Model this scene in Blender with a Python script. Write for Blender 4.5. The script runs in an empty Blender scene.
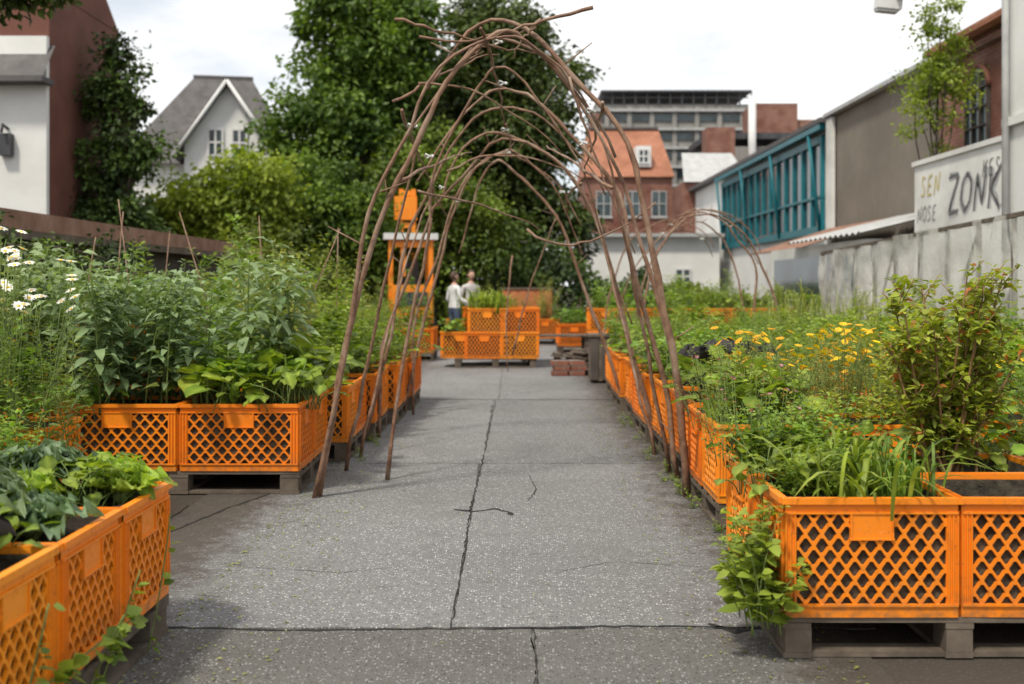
import bpy, math, random
import numpy as np
from mathutils import Vector, Matrix
rng = np.random.default_rng(7)
random.seed(7)
scene = bpy.context.scene
COL = scene.collection

# ------------------------------------------------------------------ materials
def newmat(name):
    m = bpy.data.materials.new(name); m.use_nodes = True
    nt = m.node_tree; nt.nodes.clear()
    out = nt.nodes.new('ShaderNodeOutputMaterial')
    return m, nt, out
def N(nt, typ, **kw):
    n = nt.nodes.new(typ)
    for k, v in kw.items():
        if k.startswith('i_'):
            n.inputs[k[2:].replace('_', ' ')].default_value = v
        else: setattr(n, k, v)
    return n
def mixc(nt, fac, a, b, mode='MIX'):
    m = nt.nodes.new('ShaderNodeMix'); m.data_type = 'RGBA'; m.blend_type = mode
    m.clamp_result = False
    for sock, v in ((m.inputs[0], fac), (m.inputs[6], a), (m.inputs[7], b)):
        if isinstance(v, (int, float)): sock.default_value = v
        elif isinstance(v, tuple): sock.default_value = (*v[:3], 1)
        else: nt.links.new(v, sock)
    return m.outputs[2]
def ramp(nt, src, p0, p1, c0=(0,0,0), c1=(1,1,1)):
    r = nt.nodes.new('ShaderNodeValToRGB')
    r.color_ramp.elements[0].position = p0; r.color_ramp.elements[1].position = p1
    r.color_ramp.elements[0].color = (*c0, 1); r.color_ramp.elements[1].color = (*c1, 1)
    nt.links.new(src, r.inputs[0]); return r.outputs[0]
def noise(nt, vec, scale, detail=4, rough=.55):
    n = nt.nodes.new('ShaderNodeTexNoise'); n.inputs['Scale'].default_value = scale
    n.inputs['Detail'].default_value = detail; n.inputs['Roughness'].default_value = rough
    if vec is not None: nt.links.new(vec, n.inputs['Vector'])
    return n.outputs[0]
def coords(nt, which='Object'):
    return nt.nodes.new('ShaderNodeTexCoord').outputs[which]
def worldpos(nt):
    return nt.nodes.new('ShaderNodeNewGeometry').outputs['Position']
def principled(nt, out, col, rough=.7, bump=None, bstr=.3, bdist=.01, spec=.4, metal=0):
    p = nt.nodes.new('ShaderNodeBsdfPrincipled')
    if isinstance(col, tuple): p.inputs['Base Color'].default_value = (*col, 1)
    else: nt.links.new(col, p.inputs['Base Color'])
    if isinstance(rough, (int, float)): p.inputs['Roughness'].default_value = rough
    else: nt.links.new(rough, p.inputs['Roughness'])
    p.inputs['Specular IOR Level'].default_value = spec
    p.inputs['Metallic'].default_value = metal
    if bump is not None:
        b = nt.nodes.new('ShaderNodeBump'); b.inputs['Strength'].default_value = bstr
        b.inputs['Distance'].default_value = bdist
        nt.links.new(bump, b.inputs['Height']); nt.links.new(b.outputs[0], p.inputs['Normal'])
    nt.links.new(p.outputs[0], out.inputs[0]); return p

def mat_simple(name, c1, c2, scale=6, rough=.75, bstr=.25, bdist=.01, dirt=None, metal=0, spec=.4):
    m, nt, out = newmat(name)
    v = worldpos(nt)
    n1 = noise(nt, v, scale, 6, .6)
    c = mixc(nt, ramp(nt, n1, .35, .65), c1, c2)
    if dirt:
        n2 = noise(nt, v, scale*.23, 8, .7)
        c = mixc(nt, ramp(nt, n2, .5, .72), c, dirt)
    principled(nt, out, c, rough, noise(nt, v, scale*6, 4), bstr, bdist, spec, metal)
    return m
def mat_leaf(name, dark, light, trans=.35, accent=None, rough=.5):
    m, nt, out = newmat(name)
    at = N(nt, 'ShaderNodeAttribute', attribute_name='tint')
    r = nt.nodes.new('ShaderNodeValToRGB'); cr = r.color_ramp
    cr.elements[0].color = (*dark, 1); cr.elements[1].color = (*light, 1)
    if accent:
        e = cr.elements.new(.93); e.color = (*light, 1)
        cr.elements[-1].color = (*accent, 1)
    nt.links.new(at.outputs['Fac'], r.inputs[0])
    oi = nt.nodes.new('ShaderNodeObjectInfo')
    hs = nt.nodes.new('ShaderNodeHueSaturation')
    mp = N(nt, 'ShaderNodeMapRange'); nt.links.new(oi.outputs['Random'], mp.inputs[0])
    mp.inputs[3].default_value = .465; mp.inputs[4].default_value = .512
    nt.links.new(mp.outputs[0], hs.inputs['Hue'])
    mp2 = N(nt, 'ShaderNodeMapRange'); nt.links.new(noise(nt, worldpos(nt), 7, 2), mp2.inputs[0])
    mp2.inputs[1].default_value=.3; mp2.inputs[2].default_value=.7
    mp2.inputs[3].default_value = .68; mp2.inputs[4].default_value = 1.36
    nt.links.new(mp2.outputs[0], hs.inputs['Value'])
    nt.links.new(r.outputs[0], hs.inputs['Color'])
    p = nt.nodes.new('ShaderNodeBsdfPrincipled')
    nt.links.new(hs.outputs[0], p.inputs['Base Color']); p.inputs['Roughness'].default_value = rough
    p.inputs['Specular IOR Level'].default_value = .35
    t = nt.nodes.new('ShaderNodeBsdfTranslucent')
    tc = mixc(nt, 1.0, hs.outputs[0], (1.6, 1.6, .6), 'MULTIPLY')
    nt.links.new(tc, t.inputs[0])
    mx = nt.nodes.new('ShaderNodeMixShader'); mx.inputs[0].default_value = trans
    nt.links.new(p.outputs[0], mx.inputs[1]); nt.links.new(t.outputs[0], mx.inputs[2])
    nt.links.new(mx.outputs[0], out.inputs[0]); return m

M = {}
M['tree'] = mat_leaf('leaf_tree', (.030,.070,.010), (.165,.265,.035), .25)
M['tree_dark'] = mat_leaf('leaf_tree_dark', (.016,.036,.009), (.085,.15,.026), .15)
M['tree_light'] = mat_leaf('leaf_tree_light', (.07,.14,.015), (.25,.37,.045), .35)
M['bean'] = mat_leaf('leaf_bean', (.085,.15,.055), (.26,.36,.18), .25)
M['green'] = mat_leaf('leaf_green', (.06,.13,.016), (.26,.39,.055), .35)
M['herb'] = mat_leaf('leaf_herb', (.05,.11,.016), (.20,.30,.045), .35)
M['yellowgreen'] = mat_leaf('leaf_yellowgreen', (.11,.16,.018), (.36,.42,.06), .4, (.38,.14,.04))
M['kale'] = mat_leaf('leaf_kale', (.08,.135,.070), (.24,.32,.17), .2)
M['lettuce'] = mat_leaf('leaf_lettuce', (.14,.27,.03), (.38,.55,.09), .4)
M['purple'] = mat_leaf('leaf_purple', (.035,.025,.035), (.10,.10,.10), .1)
M['straw'] = mat_leaf('leaf_straw', (.13,.18,.04), (.34,.37,.11), .35)
M['petal_y'] = mat_leaf('petal_yellow', (.75,.50,.01), (.85,.66,.03), .25)
M['petal_w'] = mat_leaf('petal_white', (.7,.7,.66), (.82,.82,.8), .2)
M['petal_p'] = mat_leaf('petal_pink', (.35,.08,.25), (.5,.2,.4), .2)
M['stem'] = mat_simple('stem_green', (.10,.16,.04), (.17,.22,.06), 20)
M['stem_brown'] = mat_simple('stem_brown', (.20,.10,.05), (.27,.17,.07), 20)
M['bark'] = mat_simple('bark', (.05,.04,.03), (.11,.09,.07), 9, .9, .6, .03)
M['willow'] = mat_simple('willow_bark', (.13,.062,.036), (.27,.16,.10), 14, .6, .4, .004, dirt=(.36,.27,.20))
M['tie'] = mat_simple('cloth_tie', (.55,.55,.52), (.7,.7,.68), 30)
M['wood'] = mat_simple('weathered_wood', (.085,.065,.048), (.155,.125,.095), 7, .85, .4, .006, dirt=(.05,.038,.028))
M['soil'] = mat_simple('soil', (.028,.019,.012), (.07,.05,.035), 40, .95, 1, .03)
M['liner'] = mat_simple('fleece_liner', (.022,.018,.012), (.10,.082,.055), 18, .9, .5, .01)
M['white_wall'] = mat_simple('white_render', (.66,.66,.64), (.76,.76,.74), .8, .85, .15, .01, dirt=(.54,.53,.50))
M['white_dirty'] = mat_simple('white_render_dirty', (.60,.60,.57), (.74,.74,.71), 1.2, .85, .15, .01, dirt=(.43,.42,.39))
M['brown_wall'] = mat_simple('grey_brown_render', (.19,.165,.135), (.235,.205,.17), .7, .9, .15, .01, dirt=(.15,.13,.105))
M['redbrown'] = mat_simple('red_brown_render', (.12,.045,.033), (.165,.068,.047), 1.5, .85, .15, .01)
M['rust'] = mat_simple('rusty_coping', (.20,.10,.07), (.30,.18,.13), 4, .85, .3, .01)
M['darkwall'] = mat_simple('dark_wall', (.06,.05,.045), (.10,.085,.07), 2, .9)
M['slate'] = mat_simple('slate_roof', (.07,.066,.066), (.12,.11,.11), 3, .7)
M['teal'] = mat_simple('teal_paint', (.006,.13,.16), (.010,.17,.21), 2, .45)
M['frame_white'] = mat_simple('white_frame', (.6,.6,.59), (.7,.7,.69), 3, .5)
M['grey_metal'] = mat_simple('grey_metal', (.34,.345,.34), (.45,.455,.45), 3, .5)
M['dark_metal'] = mat_simple('dark_metal', (.04,.04,.045), (.07,.07,.075), 3, .5)
M['orange_paint'] = mat_simple('orange_paint', (.80,.22,.012), (.86,.28,.016), 3, .4)
M['rubber'] = mat_simple('rubber', (.015,.015,.015), (.03,.03,.03), 9, .8)
M['concrete_dark'] = mat_simple('grey_facade', (.20,.195,.18), (.28,.27,.255), 1, .8)
M['skin'] = mat_simple('skin', (.50,.30,.22), (.55,.34,.25), 9, .5, .05)
M['hair'] = mat_simple('hair', (.05,.03,.02), (.09,.06,.035), 40, .6)
M['black_paint'] = mat_simple('graffiti_paint', (.06,.06,.065), (.16,.16,.16), 5, .6)
M['yellow_paint'] = mat_simple('graffiti_paint_yellow', (.5,.42,.15), (.6,.5,.2), 3, .6)
M['box_wood'] = mat_simple('orange_wood', (.40,.13,.05), (.50,.19,.08), 4, .7)

def mat_glass(name, col=(.03,.045,.05)):
    m, nt, out = newmat(name)
    n = noise(nt, worldpos(nt), .9, 3)
    c = mixc(nt, ramp(nt, n, .4, .6), col, tuple(min(1,a*2.2) for a in col))
    principled(nt, out, c, .12, None, spec=.6); return m
M['glass'] = mat_glass('window_glass')
def mat_brick(name, c1, c2, mortar, sc=1.0):
    m, nt, out = newmat(name)
    pos = worldpos(nt)
    s = nt.nodes.new('ShaderNodeSeparateXYZ'); nt.links.new(pos, s.inputs[0])
    a = N(nt, 'ShaderNodeMath', operation='ADD'); nt.links.new(s.outputs[0], a.inputs[0]); nt.links.new(s.outputs[1], a.inputs[1])
    cb = nt.nodes.new('ShaderNodeCombineXYZ'); nt.links.new(a.outputs[0], cb.inputs[0]); nt.links.new(s.outputs[2], cb.inputs[1])
    b = nt.nodes.new('ShaderNodeTexBrick'); nt.links.new(cb.outputs[0], b.inputs['Vector'])
    b.inputs['Color1'].default_value = (*c1,1); b.inputs['Color2'].default_value = (*c2,1); b.inputs['Mortar'].default_value = (*mortar,1)
    b.inputs['Scale'].default_value = sc; b.inputs['Mortar Size'].default_value = .012
    b.inputs['Brick Width'].default_value = .25; b.inputs['Row Height'].default_value = .078
    n = noise(nt, pos, 1.3, 5)
    c = mixc(nt, ramp(nt, n, .4, .7), b.outputs[0], tuple(x*.6 for x in c1))
    principled(nt, out, c, .85); return m
M['brick'] = mat_brick('red_brick', (.22,.075,.05), (.29,.11,.07), (.22,.18,.15))
M['tile'] = mat_brick('orange_tile', (.40,.16,.09), (.46,.21,.125), (.23,.10,.065), .8)

def mat_crate():
    m, nt, out = newmat('orange_plastic')
    oi = nt.nodes.new('ShaderNodeObjectInfo'); pos = worldpos(nt)
    base = ramp(nt, oi.outputs['Random'], 0, 1, (.80,.185,.006), (.88,.29,.012))
    n = noise(nt, pos, 5, 6, .65)
    c = mixc(nt, ramp(nt, n, .55, .85, (0,0,0), (.4,.4,.4)), base, (.58,.26,.07))
    oc = coords(nt)
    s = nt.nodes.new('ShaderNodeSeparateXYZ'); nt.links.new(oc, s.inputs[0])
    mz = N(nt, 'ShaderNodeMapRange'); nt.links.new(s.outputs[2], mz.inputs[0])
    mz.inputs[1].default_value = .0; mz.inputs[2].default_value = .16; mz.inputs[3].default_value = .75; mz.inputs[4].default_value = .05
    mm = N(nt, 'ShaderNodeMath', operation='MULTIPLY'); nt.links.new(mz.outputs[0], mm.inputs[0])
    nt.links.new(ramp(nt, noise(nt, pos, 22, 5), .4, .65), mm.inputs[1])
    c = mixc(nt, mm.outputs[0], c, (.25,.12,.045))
    g = noise(nt, pos, 38, 4, .7); c = mixc(nt, ramp(nt, g, .56, .72, (0,0,0), (.6,.6,.6)), c, (.32,.12,.022))
    sc = noise(nt, pos, 120, 2); c = mixc(nt, ramp(nt, sc, .66, .74, (0,0,0), (.4,.4,.4)), c, (.85,.45,.18))
    principled(nt, out, c, ramp(nt, g, .3, .7, (.32,.32,.32), (.6,.6,.6)), n, .1, .004, .4)
    return m
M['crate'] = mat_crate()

def mat_ground(name, base1, base2, dot=.35):
    m, nt, out = newmat(name)
    pos = worldpos(nt); oi = nt.nodes.new('ShaderNodeObjectInfo')
    n1 = noise(nt, pos, 1.1, 8, .65)
    c = mixc(nt, ramp(nt, n1, .3, .7), base1, base2)
    tone = ramp(nt, oi.outputs['Random'], 0, 1, (.86,.86,.86), (1.08,1.08,1.08))
    c = mixc(nt, 1.0, c, tone, 'MULTIPLY')
    v = nt.nodes.new('ShaderNodeTexVoronoi'); v.inputs['Scale'].default_value = 85; nt.links.new(pos, v.inputs['Vector'])
    sepc = nt.nodes.new('ShaderNodeSeparateColor'); nt.links.new(v.outputs['Color'], sepc.inputs[0])
    k1 = ramp(nt, v.outputs['Distance'], .22, .46, (1,1,1), (0,0,0))
    k2 = ramp(nt, sepc.outputs[0], .45, .80)
    mm = mixc(nt, 1.0, k1, k2, 'MULTIPLY')
    c = mixc(nt, mm, c, (dot, dot, dot*.99))
    k3 = ramp(nt, sepc.outputs[1], .55, .62); mm3 = mixc(nt, 1.0, k1, k3, 'MULTIPLY')
    c = mixc(nt, mm3, c, tuple(x*.30 for x in base1))
    n2 = noise(nt, pos, .55, 9, .75)
    c = mixc(nt, ramp(nt, n2, .48, .66, (0,0,0), (.5,.5,.5)), c, (.07,.067,.062))
    n4 = noise(nt, pos, 3.3, 9, .8)
    c = mixc(nt, ramp(nt, n4, .55, .70, (0,0,0), (.5,.5,.5)), c, (.065,.058,.05))
    s = nt.nodes.new('ShaderNodeSeparateXYZ'); nt.links.new(pos, s.inputs[0])
    a = N(nt, 'ShaderNodeMath', operation='ADD'); a.inputs[1].default_value = .22; nt.links.new(s.outputs[0], a.inputs[0])
    ab = N(nt, 'ShaderNodeMath', operation='ABSOLUTE'); nt.links.new(a.outputs[0], ab.inputs[0])
    wob = N(nt, 'ShaderNodeMath', operation='MULTIPLY_ADD'); nt.links.new(noise(nt, pos, 6, 9, .8), wob.inputs[0]); wob.inputs[1].default_value = 1.3
    nt.links.new(ab.outputs[0], wob.inputs[2])
    mr = N(nt, 'ShaderNodeMapRange'); nt.links.new(wob.outputs[0], mr.inputs[0])
    mr.inputs[1].default_value = 1.70; mr.inputs[2].default_value = 2.05
    mr.inputs[3].default_value = 0; mr.inputs[4].default_value = .82
    c = mixc(nt, mr.outputs[0], c, (.052,.040,.029))
    principled(nt, out, c, .85, v.outputs['Distance'], .5, .006, .3)
    return m
M['slab'] = mat_ground('mineral_felt', (.155,.155,.156), (.225,.224,.223), .58)
M['slab_dark'] = mat_ground('mineral_felt_dark', (.095,.091,.084), (.14,.134,.124), .36)
M['ground'] = mat_ground('ground_asphalt', (.07,.068,.064), (.11,.105,.10), .3)
M['crack'] = mat_simple('crack', (.012,.012,.012), (.03,.028,.025), 30, .95)
def mat_panel():
    m, nt, out = newmat('translucent_panel')
    pos = worldpos(nt)
    c = mixc(nt, ramp(nt, noise(nt, pos, 2.2, 7, .7), .35, .65), (.56,.56,.51), (.82,.82,.79))
    p = nt.nodes.new('ShaderNodeBsdfPrincipled'); nt.links.new(c, p.inputs['Base Color']); p.inputs['Roughness'].default_value = .3
    t = nt.nodes.new('ShaderNodeBsdfTransparent'); mx = nt.nodes.new('ShaderNodeMixShader')
    nt.links.new(ramp(nt, noise(nt, pos, 2, 6, .7), .40, .60, (.10,.10,.10), (.62,.62,.62)), mx.inputs[0])
    tl = nt.nodes.new('ShaderNodeBsdfTranslucent'); nt.links.new(c, tl.inputs[0]); m2 = nt.nodes.new('ShaderNodeMixShader'); m2.inputs[0].default_value=.3
    nt.links.new(p.outputs[0], m2.inputs[1]); nt.links.new(tl.outputs[0], m2.inputs[2])
    nt.links.new(m2.outputs[0], mx.inputs[1]); nt.links.new(t.outputs[0], mx.inputs[2]); nt.links.new(mx.outputs[0], out.inputs[0])
    return m
M['panel'] = mat_panel()

# ------------------------------------------------------------------ mesh accumulator
BOXV = np.array([[x,y,z] for x in (-.5,.5) for y in (-.5,.5) for z in (-.5,.5)], float)
BOXF = np.array([[0,1,3],[0,3,2],[4,6,7],[4,7,5],[0,4,5],[0,5,1],[2,3,7],[2,7,6],[0,2,6],[0,6,4],[1,5,7],[1,7,3]])
class Acc:
    def __init__(s): s.V=[]; s.F=[]; s.T=[]; s.MI=[]; s.S=[]; s.n=0; s.mats=[]
    def add(s, V, F, mat, tint=.5, smooth=False):
        V = np.asarray(V, float).reshape(-1,3); F = np.asarray(F, int).reshape(-1,3)
        if mat not in s.mats: s.mats.append(mat)
        s.V.append(V); s.F.append(F+s.n); s.n += len(V)
        t = np.full(len(V), tint, float) if np.isscalar(tint) else np.asarray(tint, float)
        s.T.append(t); s.MI.append(np.full(len(F), s.mats.index(mat))); s.S.append(np.full(len(F), smooth))
    def box(s, c, size, mat, rz=0, rx=0, ry=0):
        V = BOXV*np.array(size)
        if rz or rx or ry:
            R = np.array(Matrix.Rotation(rz,3,'Z') @ Matrix.Rotation(ry,3,'Y') @ Matrix.Rotation(rx,3,'X'))
            V = V @ R.T
        s.add(V+np.array(c), BOXF, mat)
    def tube(s, pts, r, mat, k=6, tint=.5):
        P = np.asarray(pts, float); n = len(P)
        r = np.full(n, r) if np.isscalar(r) else np.asarray(r)
        T = np.gradient(P, axis=0); T /= np.linalg.norm(T, axis=1)[:,None]+1e-9
        up = np.array([0.31,.95,.07]) if abs(T[0][2])>.5 else np.array([0,0,1.])
        A = np.cross(T, up); A /= np.linalg.norm(A,axis=1)[:,None]+1e-9
        B = np.cross(T, A)
        ang = np.arange(k)*2*math.pi/k
        V = P[:,None,:] + r[:,None,None]*(np.cos(ang)[None,:,None]*A[:,None,:] + np.sin(ang)[None,:,None]*B[:,None,:])
        F=[]
        for i in range(n-1):
            for j in range(k):
                a=i*k+j; b=i*k+(j+1)%k; c=a+k; d=b+k
                F += [[a,b,d],[a,d,c]]
        for j in range(1,k-1):
            F.append([0,j+1,j]); e=(n-1)*k; F.append([e,e+j,e+j+1])
        s.add(V.reshape(-1,3), F, mat, tint, True)
    def poly(s, pts, mat):
        n=len(pts); s.add(pts, [[0,i,i+1] for i in range(1,n-1)], mat)
    def leaves(s, P, D, Nn, L, W, mat, curve=.15, tint=None, simple=False):
        P=np.asarray(P,float); n=len(P)
        if n==0: return
        D=D/ (np.linalg.norm(D,axis=1)[:,None]+1e-9)
        S=np.cross(D,Nn); S/= (np.linalg.norm(S,axis=1)[:,None]+1e-9)
        U=np.cross(S,D)
        if simple:
            t=np.array([0,.45,.5,1.]); w=np.array([0,-.5,.5,0]); u=np.array([0,.12,.12,0]); F0=np.array([[0,1,3],[0,3,2]])
        else:
            t=np.array([0,.33,.33,.33,.70,.70,.70,1.]); w=np.array([0,-.5,0,.5,-.36,0,.36,0]); u=np.array([0,.07,0,.07,.04,0,.04,0])
            F0=np.array([[0,2,1],[0,3,2],[1,2,5],[1,5,4],[2,3,6],[2,6,5],[4,5,7],[5,6,7]])
        k=len(t); L=np.broadcast_to(L,(n,)); W=np.broadcast_to(W,(n,)); 
        V=P[:,None,:]+D[:,None,:]*(t[None,:,None]*L[:,None,None])+S[:,None,:]*(w[None,:,None]*W[:,None,None])+U[:,None,:]*(u[None,:,None]*L[:,None,None])
        V[:,:,2]-= (curve*L)[:,None]*(t**2)[None,:]
        F=(F0[None,:,:]+ (np.arange(n)*k)[:,None,None]).reshape(-1,3)
        if tint is None: tint=rng.random(n)
        s.add(V.reshape(-1,3),F,mat,np.repeat(tint,k),not simple)
    def bigleaf(s, P, D, up, L, W, mat, ruffle=.1, curve=.4, tint=.5, cup=.1, nt=9, ns=7):
        D=np.array(D,float); D/=np.linalg.norm(D); S=np.cross(D,up); S/=np.linalg.norm(S)+1e-9; U=np.cross(S,D)
        t=np.linspace(0,1,nt); q=np.linspace(-1,1,ns)
        w=np.sin(math.pi*np.clip(t,0.03,.97)**.8)**.7*.5*W
        ph=rng.random()*6
        V=np.zeros((nt,ns,3))
        for i in range(nt):
            for j in range(ns):
                ru=ruffle*L*abs(q[j])**2*math.sin(t[i]*17+ph+q[j]*3)+rng.normal()*ruffle*L*.12
                V[i,j]=np.array(P)+D*t[i]*L+S*q[j]*w[i]+U*(cup*L*q[j]**2+ru); V[i,j,2]-=curve*L*t[i]**2
        F=[]
        for i in range(nt-1):
            for j in range(ns-1):
                a=i*ns+j; F+=[[a,a+1,a+ns+1],[a,a+ns+1,a+ns]]
        vein=np.where(np.abs(q)<.05,.35,0)
        tt=np.clip(tint+ ((1-np.abs(q))*.2+vein)[None,:]*np.ones((nt,1)),0,1)
        s.add(V.reshape(-1,3),F,mat,tt.reshape(-1),True)
    def mesh(s, name):
        me=bpy.data.meshes.new(name)
        V=np.concatenate(s.V); F=np.concatenate(s.F); m=len(F)
        me.vertices.add(len(V)); me.vertices.foreach_set('co', V.astype(np.float32).ravel())
        me.loops.add(3*m); me.loops.foreach_set('vertex_index', F.astype(np.int32).ravel())
        me.polygons.add(m); me.polygons.foreach_set('loop_start', np.arange(0,3*m,3,dtype=np.int32))
        for mt in s.mats: me.materials.append(M[mt])
        me.polygons.foreach_set('material_index', np.concatenate(s.MI).astype(np.int32))
        me.polygons.foreach_set('use_smooth', np.concatenate(s.S).astype(bool))
        a=me.attributes.new('tint','FLOAT','POINT'); a.data.foreach_set('value', np.concatenate(s.T).astype(np.float32))
        me.update(calc_edges=True); me.validate(); return me
    def obj(s, name, loc=(0,0,0), rz=0, parent=None):
        return place(s.mesh(name), name, loc, rz, parent)
def place(me, name, loc=(0,0,0), rz=0, parent=None, sc=1):
    o=bpy.data.objects.new(name, me); COL.objects.link(o); o.location=loc; o.rotation_euler=(0,0,rz)
    o.scale=(sc,sc,sc) if np.isscalar(sc) else sc
    if parent: o.parent=parent
    return o
def empty(name, loc=(0,0,0), rz=0):
    o=bpy.data.objects.new(name,None); COL.objects.link(o); o.location=loc; o.rotation_euler=(0,0,rz); o.empty_display_size=.3; return o

# ------------------------------------------------------------------ ground
g=Acc(); S=300; g.add([[-S,-S,0],[S,-S,0],[S,S,0],[-S,S,0]],[[0,1,2],[0,2,3]],'ground'); g.obj('ground')
def slab(x0,x1,y0,y1,mat,z=.006):
    def edge(a,b,n=26):
        t=np.linspace(0,1,n)[:-1]; p=np.array(a)[None]*(1-t)[:,None]+np.array(b)[None]*t[:,None]
        return p+rng.normal(0,.006,p.shape)
    E=np.concatenate([edge((x0,y0),(x1,y0)),edge((x1,y0),(x1,y1)),edge((x1,y1),(x0,y1)),edge((x0,y1),(x0,y0))])
    n=len(E); c=E.mean(0)
    top=np.c_[E,np.full(n,z)]; bot=np.c_[E*1.0,np.full(n,.0005)]
    V=np.concatenate([top,bot,[[c[0],c[1],z]]]); F=[]
    for i in range(n):
        j=(i+1)%n; F+=[[i,j,2*n],[i,n+i,n+j],[i,n+j,j]]
    a=Acc(); a.add(V,F,mat); a.obj('pavement_slab')
slab(-1.95,-.245,4.12,7.9,'slab'); slab(-.235,1.45,4.12,7.9,'slab')
slab(-1.6,-.225,7.91,12.3,'slab'); slab(-.215,1.4,7.91,12.3,'slab')
slab(-1.6,-.16,12.32,19,'slab'); slab(-.15,1.4,12.32,19,'slab')
slab(-1.9,.075,1.2,4.10,'slab_dark'); slab(.085,1.3,1.2,4.10,'slab_dark')
slab(-3.4,-1.97,4.14,6.4,'slab_dark'); slab(-3,4,19.02,27,'slab')
def crack(pts, w=.008, z=.0085, name='pavement_crack'):
    P=[]; 
    for a,b in zip(pts[:-1],pts[1:]):
        n=max(2,int(math.dist(a,b)/.05))
        for i in range(n): t=i/n; P.append((a[0]*(1-t)+b[0]*t+random.gauss(0,.004),a[1]*(1-t)+b[1]*t+random.gauss(0,.004)))
    P.append(pts[-1]); P=np.array(P); T=np.gradient(P,axis=0); T/=np.linalg.norm(T,axis=1)[:,None]+1e-9
    Nn=np.c_[-T[:,1],T[:,0]]; ww=w*.5*(.3+rng.random(len(P)))*np.sin(np.linspace(.15,math.pi-.15,len(P)))**.4
    V=np.concatenate([np.c_[P+Nn*ww[:,None],np.full(len(P),z)],np.c_[P-Nn*ww[:,None],np.full(len(P),z)]]); n=len(P)
    F=[]; 
    for i in range(n-1): F+=[[i,i+1,n+i+1],[i,n+i+1,n+i]]
    a=Acc(); a.add(V,F,'crack'); a.obj(name)
crack([(-.24,4.1),(-.235,5.2),(-.25,6.2),(-.225,8),(-.21,10),(-.19,12.3)],.012)
crack([(-1.8,4.16),(-.9,4.08),(-.25,4.1),(.6,4.13),(1.2,4.1)],.018)
crack([(.08,1.5),(.085,4.1)],.009)
crack([(-.35,6.28),(-.22,6.22),(-.1,6.3),(-.02,6.2),(.0,6.12)],.045)
crack([(.1,6.5),(.16,6.9),(.12,7.4)],.008)
crack([(-1.95,5.3),(-1.72,6.3),(-1.5,6.9)],.022)
crack([(-1.6,7.9),(-.8,7.93),(-.2,7.9),(.6,7.92),(1.3,7.88)],.005)
crack([(-1.6,12.31),(1.4,12.3)],.03)
crack([(.98,4.14),(.86,4.06),(.78,4.16)],.04)
crack([(-1.3,5.0),(-.8,4.9),(-.5,5.02)],.004); crack([(.2,4.9),(.5,5.1),(.9,5.0)],.004)
lt=Acc(); n=1800
side=rng.random(n)<.5
x=np.where(side, 1.05+rng.random(n)**2*-.5+.15, -1.35+rng.random(n)**2*.5); y=rng.uniform(2.2,12,n)
P=np.c_[x,y,np.full(n,.012)]; a=rng.random(n)*6.28; D=np.c_[np.cos(a),np.sin(a),rng.normal(0,.15,n)]
lt.leaves(P,D,np.c_[rng.normal(0,.2,n),rng.normal(0,.2,n),np.ones(n)],rng.uniform(.008,.03,n),rng.uniform(.006,.014,n),'straw',0,simple=True)
n=200; x=rng.uniform(-1.2,1.1,n); y=rng.uniform(2.5,12,n); P=np.c_[x,y,np.full(n,.012)]; a=rng.random(n)*6.28
lt.leaves(P,np.c_[np.cos(a),np.sin(a),rng.normal(0,.15,n)],np.c_[rng.normal(0,.2,n),rng.normal(0,.2,n),np.ones(n)],rng.uniform(.008,.02,n),rng.uniform(.004,.01,n),'straw',0,simple=True)
lt.obj('leaf_litter')

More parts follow.
